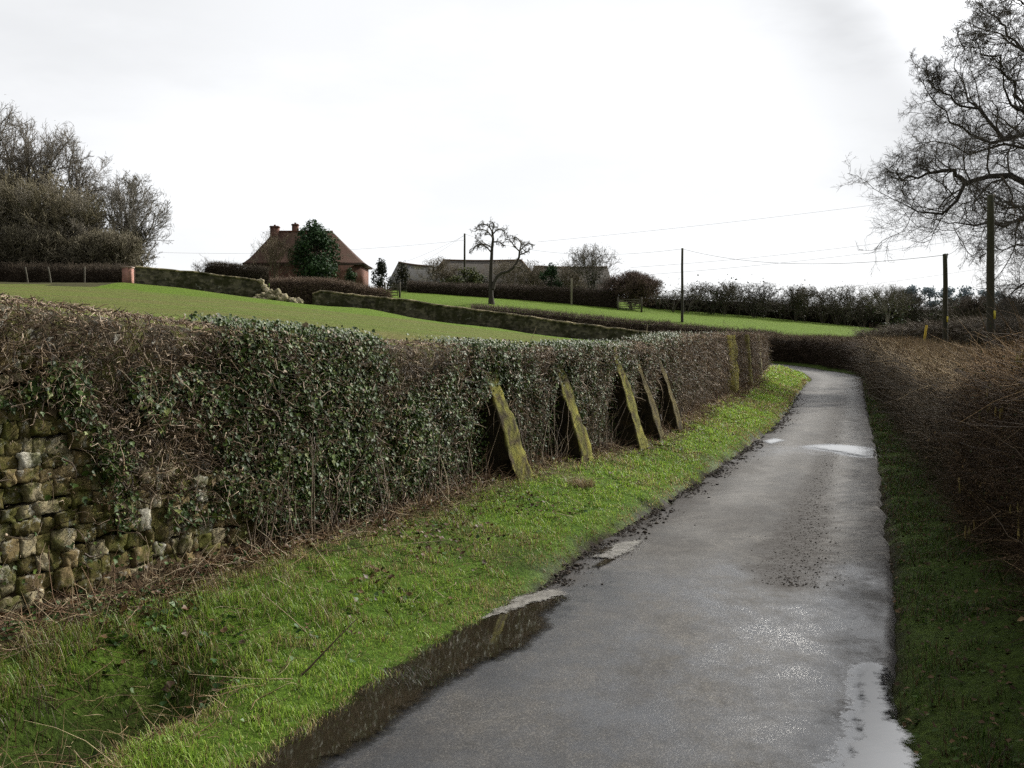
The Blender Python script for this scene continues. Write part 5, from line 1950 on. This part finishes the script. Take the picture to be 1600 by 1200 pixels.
evergreen('holly_tree', 'small cone shaped dark holly in front of the long barn', 861, 124, 413, 460, 36, 2600, .18, DARKG, clumps=18)
for lab, px, d, pt, w in [('brown thorn bush between the yellow green bush and the low shed', 688, 126, 408, 62), ('leafless bush under the fork of the meadow tree', 800, 126, 411, 80), ('thin brown bush between the dark holly and the barn wall', 834, 127, 414, 50),
                          ('twiggy bush against the long barn wall', 892, 127, 412, 62)]:
    bare_tree('shrub', lab, px, d, pt, w, .1, (.16, .135, .095), stems_n=6, levels=4, twig_r=.018, cat='shrub', low=.1, dens=.9)
bare_tree('bare_tree', 'wide thorny bare tree rising above the end of the long barn', 925, 124, 384, 110, .22, (.14, .125, .10), stems_n=3, levels=4, twig_r=.014, ivy_n=500)
bare_tree('shrub', 'rounded purple brown bush at the end of the farmyard hedge', 987, 122, 432, 84, .1, (.14, .10, .082), stems_n=12, levels=4, twig_r=.022, cat='shrub', low=.0, dens=1.3, trunk_frac=.5)

hr = curve([xy(1012, 128), xy(1200, 132), xy(1400, 132), xy(1560, 124), xy(1780, 114)], .7)
hedge('boundary_hedge', 'dark hedge bottom running beneath the overgrown bushes at the back of the meadow', hr, -3.0, px_top([1010, 1100, 1200, 1300, 1400, 1500, 1780], [463, 466, 470, 477, 482, 482, 476]), n_tw=9000, cols=((.03, .025, .02), (.05, .042, .032), (.07, .058, .046)), seed=10, tw_len=.8, tw_r=.014, inset=.25, shag=.5)
# overgrown hedgerow along the back of the meadow: each bush its own
HG = 'bushes of the overgrown hedgerow behind the meadow'
k = 0
r7 = np.random.default_rng(77)
rows_px = list(np.arange(1030, 1420, 21)) + list(np.arange(1425, 1790, 34))
HL = 'leafless dark bush in the overgrown hedgerow behind the meadow'
for px in rows_px:
    topy = np.interp(px, [1020, 1100, 1200, 1290, 1330, 1400, 1450, 1600, 1800], [456, 456, 458, 462, 466, 466, 482, 480, 474]) + r7.uniform(-13, 8)
    d = np.interp(px, [1020, 1400, 1800], [127, 130, 112]) + r7.uniform(-1.5, 1.5)
    bare_tree('hedgerow_bush', HL, px + r7.uniform(-5, 5), d, topy, r7.uniform(62, 100), .1, np.array((.095, .085, .064)) * r7.uniform(.7, 1.3), group=HG, stems_n=7, levels=4, twig_r=.020, cat='bush', low=.03, dens=.85, trunk_frac=.75, ivy_n=int(r7.integers(0, 160)))
bare_tree('bare_tree', 'low spreading bare tree arching over the end of the hedgerow', 1385, 118, 446, 100, .2, (.13, .115, .09), stems_n=3, levels=4, twig_r=.014)
for lab, px, d, pt, w in [('dark bush between the two wooden poles', 1518, 80, 470, 80), ('brown scrub bush beneath the drooping oak boughs', 1590, 76, 470, 90), ('low brown bush beside the yellow stake', 1400, 98, 508, 80)]:
    bare_tree('scrub_bush', lab, px, d, pt, w, .1, (.11, .09, .07), stems_n=8, levels=4, twig_r=.016, cat='bush', low=.03, dens=1.0, trunk_frac=.75, ivy_n=300)

# far-off pines, distance haze painted in as blue-grey
def pines():
    G_ = 'far pines on the horizon'
    for px, top, w in [(1424, 448, 36), (1452, 447, 40), (1482, 446, 38), (1512, 450, 40), (1540, 452, 36), (1566, 458, 30)]:
        d = 390 + rng.uniform(-15, 15)
        b = base_at(px, d)
        sc = d / FP
        zt = EYE + (HOR - top) * sc
        root = thing('pine_tree', 'hazy blue grey pine on the distant skyline behind the poles', 'tree', b, G_)
        H = zt - b[2]
        T = (pl([b, b + np.array([.3, 0, H * .5]), b + np.array([0, 0, H * .9])], 7)[None], np.linspace(.45, .2, 7)[None])
        L = grow(*T, 7, .55, 1, .3, (.8, 1.4), .1, .1, 4, .5, .1)
        V, F, c = colour_tubes([T, L], [6, 4], (.13, .14, .15))
        mesh_obj('trunk', V, F, M_BARK, root, col=c)
        cen = np.vstack([L[0][:, -1], L[0][:, 2], b + np.array([0, 0, H * .9])])
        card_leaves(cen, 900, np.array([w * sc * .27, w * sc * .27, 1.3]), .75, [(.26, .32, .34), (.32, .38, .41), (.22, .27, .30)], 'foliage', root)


pines()

# ------------------------------------------------------------------ poles, gates, wires
def pole(label, px, d, py_top, r, plate=None, crossbar=False):
    b = base_at(px, d)
    H = EYE + (HOR - py_top) / FP * d - b[2]
    t = thing('utility_pole', label, 'pole', b)
    z = np.linspace(-.3, H, 9)
    Pn = np.column_stack([np.zeros(9), np.zeros(9), z])[None] + np.concatenate([rng.normal(0, .008, (1, 9, 2)), np.zeros((1, 9, 1))], 2)
    V, F = tubes(Pn, np.linspace(r, r * .78, 9)[None], 12)
    Vc = np.array([[0, 0, H + r * .25]])
    V = np.vstack([V, Vc])
    capf = np.array([[8 * 12 + j, 8 * 12 + (j + 1) % 12, len(V) - 1] for j in range(12)])
    g = np.clip(V[:, 2] / H, 0, 1)[:, None]
    col = np.array([.045, .040, .032]) * (1 - g) + np.array([.055, .054, .030]) * g
    mesh_obj('shaft', V, [F, capf], M_WOOD, t, col=col, local=True, smooth=True)
    # insulator on its bracket
    V, F = tubes(np.array([[[0, -r * .6, H - .25], [0, -r - .1, H - .25], [0, -r - .12, H - .1]]]), np.array([[.02, .02, .02]]), 5)
    br = mesh_obj('bracket', V, F, M_PLAIN, t, col=np.tile([.09, .09, .09], (len(V), 1)), local=True)
    zz = np.array([0, .02, .05, .07, .1, .12]) + H - .1
    V, F = tubes(np.column_stack([np.zeros(6), np.full(6, -r - .12), zz])[None], np.array([[.02, .05, .035, .05, .04, .01]]), 8)
    mesh_obj('insulator', V, F, M_PLAIN, br, col=np.tile([.28, .25, .22], (len(V), 1)), local=True, smooth=True)
    if plate:
        zc = EYE + (HOR - plate[0]) / FP * d - b[2]
        hh = plate[1] / FP * d / 2
        ww = plate[2] / FP * d / 2
        ox = plate[3]
        V, F = box(ox - ww, ox + ww, -r - .014, -r + .02, zc - hh, zc + hh)
        mesh_obj('warning_plate', V, F, M_PLAIN, t, col=np.tile([.60, .50, .06], (8, 1)), local=True)
    return np.array([b[0], b[1], b[2] + H - .05])


p1 = pole('thickest wooden utility pole with a small yellow plate, under the oak boughs', 1548, 36, 305, .155, (492, 13, 3.0, .07))
p2 = pole('slimmer wooden utility pole with a small yellow plate, nearer the bend in the lane', 1477, 55, 397, .15, (499, 9, 2.2, .05))
p3 = pole('thin pale utility pole standing in the open green meadow', 1066, 95, 388, .14)
p4 = pole('dark utility pole rising in front of the largest barn', 726, 128, 365, .15)


def wire(label, a, b, sag, r=.012, cat='wire', group=None):
    u_ = np.linspace(0, 1, 25)
    p = a[None] * (1 - u_)[:, None] + b[None] * u_[:, None]
    p[:, 2] -= sag * 4 * u_ * (1 - u_)
    V, F = tubes(p[None], np.full((1, 25), r), 4)
    o = mesh_obj('overhead_wire', V, F, M_PLAIN, col=np.tile([.08, .08, .085], (len(V), 1)))
    tag(o, label, cat, group)


wire('single wire sagging from the meadow pole to the pole nearer the bend', p3, p2, .9, .014)
wire('wire from the meadow pole to the pole by the big barn', p3, p4, 1.4, .013)
wire('short wire between the two wooden poles near the oak', p2, p1, .5, .010)
wire('wire rising from the thick pole into the oak', p1, P(1700, 240, 30), .3, .010)
wire('faint level wire from the barn pole out over the red roofed house', p4 - np.array([0, 0, .8]), P(180, 391, 150), 1.0, .013)
wire('steep wire from the barn pole down to the low shed', p4 - np.array([0, 0, .2]), P(636, 408, 133), .15, .012)
wire('steep wire from the barn pole down to the shed roof by the big barn', p4 - np.array([0, 0, .1]), P(660, 409, 133), .15, .012)
wire('highest power line climbing across the sky toward the oak', P(840, 378, 170), P(1480, 305, 190), .4, .020)
wire('upper of the two parallel power lines over the hedgerow', P(985, 418, 210), P(1560, 352, 210), 1.0, .026)
wire('lower of the two parallel power lines over the hedgerow', P(985, 431, 210), P(1600, 360, 210), 1.0, .026)
wire('thin line crossing behind the slimmer pole', P(1290, 452, 150), P(1620, 405, 150), .3, .016)


def gate(label, px0, px1, d, h, posts=True):
    a, b = base_at(px0, d), base_at(px1, d)
    w = np.linalg.norm(b[:2] - a[:2])
    t = thing('field_gate', label, 'gate', a)
    dz = b[2] - a[2]
    bars = []
    for k in range(5):
        z = .18 + (h - .25) * k / 4
        bars.append(box(.02, w - .02, -.02, .02, z - .045, z + .045))
    bars += [box(.0, .08, -.035, .035, .1, h), box(w - .08, w, -.035, .035, .1, h)]
    V, F = joinm(*bars)
    mesh_obj('bars', V, F, M_WOOD, t, col=np.tile([.10, .09, .065], (len(V), 1)), local=True)
    for x in (-.18, w + .18):
        V, F = box(x - .1, x + .1, -.1, .1, -.4, h + .25)
        V[4:, :2] = V[4:, :2] * .96 + np.array([x * .04, 0])
        mesh_obj('gatepost', V, F, M_WOOD, t, col=np.tile([.09, .08, .06], (8, 1)), local=True)


gate('weathered five bar field gate beside the brick gable', 604, 622, 108, 1.35)
gate('weathered five bar gate at the far corner of the meadow', 968, 1000, 117, 1.3)


def stake(name, label, px, d, py_top, w, lean, colr):
    b = base_at(px, d)
    H = EYE + (HOR - py_top) / FP * d - b[2]
    V = np.array([[x, y, z] for z in (-.2, H * .5, H) for x, y in ((-w, -w), (w, -w), (w, w), (-w, w))], float)
    V[:, 0] += lean * np.clip(V[:, 2] / H, 0, 1)
    V[8:, :2] = V[8:, :2] * 1.0 + 0
    F = [[k * 4 + j, k * 4 + (j + 1) % 4, k * 4 + 4 + (j + 1) % 4, k * 4 + 4 + j] for k in range(2) for j in range(4)] + [[8, 9, 10, 11]]
    o = mesh_obj(name, V + b, np.array(F), M_WOOD, col=np.tile(colr, (12, 1)))
    tag(o, label, 'stake')


stake('marker_stake', 'leaning yellow marker stake in the scrub before the poles', 1437, 58, 508, .05, .40, (.40, .28, .03))
stake('fence_post', 'single pale fence post in the dark farmyard hedge', 893, 117, 435, .10, 0, (.22, .20, .14))
for px, d, lab in [(44, 78, 'leaning pale fence post in the dark wood hedge, away from the pier'), (80, 78, 'leaning pale fence post in the dark wood hedge, under the forked tree'), (132, 77.5, 'upright pale fence post in the dark wood hedge, closer to the brick pier')]:
    stake('fence_post', lab, px, d, 417, .05, -.25 if px < 100 else 0, (.075, .068, .05))


def fallen_branches():
    for j, (px, py, dx, L, r, lab) in enumerate([(470, 1000, (.8, .35, .55), .42, .006, 'thin stick jutting up out of the verge near the long puddle'), (820, 690, (.25, .1, 1.0), .55, .008, 'pale cut stem propped against the first mossy buttress'),
                                                 (1004, 665, (.3, .1, 1.0), .6, .012, 'pale stick standing by the third mossy buttress'), (700, 800, (.1, .2, 1), .5, .006, 'pale bent stem rising from the wall foot before the first buttress')]):
        g = ground_px(px, py, .25)
        b = np.array([[g[0], g[1], hz(*g)]])
        V, F, c = stems(b, np.array([dx], float), np.array([L]), np.array([r]), np.array([[.36, .30, .2]]) if j else np.array([[.10, .07, .05]]), 8, .08, 0, 5)
        tag(mesh_obj('stick', V, F, M_DRY, col=c), lab, 'stick')


fallen_branches()


def tussocks():
    for px, py, lab in [(905, 775, 'straw coloured grass tussock on the verge beyond the second buttress'), (640, 1022, 'dark muddy tuft on the brink of the long puddle')]:
        g = ground_px(px, py, .15)
        z = hz(*g)
        n = 420
        a, rr = rng.uniform(0, 6.28, n), rng.random(n) ** .6 * .16
        pos = np.column_stack([g[0] + np.cos(a) * rr, g[1] + np.sin(a) * rr, np.full(n, z)])
        cols = pick([(.26, .20, .10), (.34, .27, .15), (.16, .11, .06)] if 'straw' in lab else [(.03, .025, .018), (.05, .04, .025), (.04, .06, .02)], n)
        V, F, c = blades(pos, rng.uniform(.05, .13, n), rng.uniform(.004, .007, n), cols, rng.uniform(.5, 2.2, n))
        tag(mesh_obj('grass_tuft', V, F, M_GRASS, col=c), lab, 'grass tuft')


tussocks()

# ------------------------------------------------------------------ light, sky and camera
AZ, EL = math.radians(48), math.radians(33)
S = Vector((math.sin(AZ) * math.cos(EL), math.cos(AZ) * math.cos(EL), math.sin(EL)))
sun = bpy.data.lights.new('sun', 'SUN')
sun.energy = 4.6
sun.angle = math.radians(1.0)
sun.color = (1.0, .95, .86)
so = bpy.data.objects.new('sun', sun)
COL.objects.link(so)
so.rotation_euler = (-S).to_track_quat('-Z', 'Y').to_euler()

w = bpy.data.worlds.new('World')
SC.world = w
w.use_nodes = True
t = w.node_tree
bg = t.nodes['Background']
bg.inputs['Strength'].default_value = .1
sky = t.nodes.new('ShaderNodeTexSky')
sky.sky_type = 'NISHITA'
sky.sun_disc = False
sky.sun_elevation, sky.sun_rotation = EL, AZ
tc = t.nodes.new('ShaderNodeTexCoord')


def N_(typ, **kw):
    n = t.nodes.new(typ)
    for k_, v in kw.items(): setattr(n, k_, v)
    return n


def dotn(v):
    n = N_('ShaderNodeVectorMath', operation='DOT_PRODUCT')
    t.links.new(tc.outputs['Generated'], n.inputs[0])
    n.inputs[1].default_value = Vector(v).normalized()
    return n.outputs['Value']


def mapr(src, a, b, c, d):
    n = N_('ShaderNodeMapRange', interpolation_type='SMOOTHSTEP')
    t.links.new(src, n.inputs['Value'])
    for k_, v in zip(('From Min', 'From Max', 'To Min', 'To Max'), (a, b, c, d)): n.inputs[k_].default_value = v
    return n.outputs[0]


def mth(op, a, b):
    n = N_('ShaderNodeMath', operation=op)
    for i, v in enumerate((a, b)):
        if hasattr(v, 'links'): t.links.new(v, n.inputs[i])
        else: n.inputs[i].default_value = v
    return n.outputs[0]


# a bright broken overcast: brightest ahead, darker behind and overhead
ahead = mapr(dotn((.12, .96, .22)), -.3, .85, 4.2, 10.8)
round_sun = mapr(dotn(S), .85, .975, 0, 55.0)
glow = mth('ADD', ahead, round_sun)
mp = N_('ShaderNodeMapping')
mp.inputs['Scale'].default_value = (1, 1, 3.0)
mp.inputs['Location'].default_value = (.35, .2, 0)
t.links.new(tc.outputs['Generated'], mp.inputs['Vector'])
nz_ = N_('ShaderNodeTexNoise')
nz_.inputs['Scale'].default_value = 2.6
nz_.inputs['Detail'].default_value = 6
nz_.inputs['Roughness'].default_value = .55
t.links.new(mp.outputs[0], nz_.inputs['Vector'])
cl = mapr(nz_.outputs[0], .36, .62, .945, 1.05)
blob = mth('MULTIPLY', mapr(dotn((.47, .84, .33)), .955, .998, 0, .34), mapr(nz_.outputs[0], .3, .6, 1.15, .75))
blob2 = mapr(dotn((-.50, .85, .36)), .95, 1.0, 0, .12)
lum = mth('MULTIPLY', mth('MULTIPLY', glow, cl), mth('SUBTRACT', mth('SUBTRACT', 1.0, blob), blob2))
cc = N_('ShaderNodeCombineColor')
t.links.new(mth('MULTIPLY', lum, .985), cc.inputs[0])
t.links.new(mth('MULTIPLY', lum, .995), cc.inputs[1])
t.links.new(mth('MULTIPLY', lum, 1.01), cc.inputs[2])
mx = N_('ShaderNodeMix', data_type='RGBA')
mx.inputs[0].default_value = .94
t.links.new(sky.outputs[0], mx.inputs[6])
t.links.new(cc.outputs[0], mx.inputs[7])
t.links.new(mx.outputs[2], bg.inputs['Color'])

cam = bpy.data.cameras.new('camera')
cam.sensor_width = 36
cam.lens = 36 * FP / 1600
cam.shift_y = -(600 - HOR) / 1600
cam.clip_start, cam.clip_end = .05, 8000
co = bpy.data.objects.new('camera', cam)
COL.objects.link(co)
co.location = (0, 0, EYE)
co.rotation_euler = (math.radians(90), 0, 0)
SC.camera = co
SC.view_settings.view_transform = 'Standard'
SC.view_settings.look = 'None'
SC.view_settings.exposure = 0
SC.cycles.max_bounces = 5
SC.cycles.diffuse_bounces = 3
SC.cycles.glossy_bounces = 3
SC.cycles.transparent_max_bounces = 6
SC.cycles.use_denoising = False
SC.cycles.sample_clamp_direct = 8
SC.cycles.sample_clamp_indirect = 5
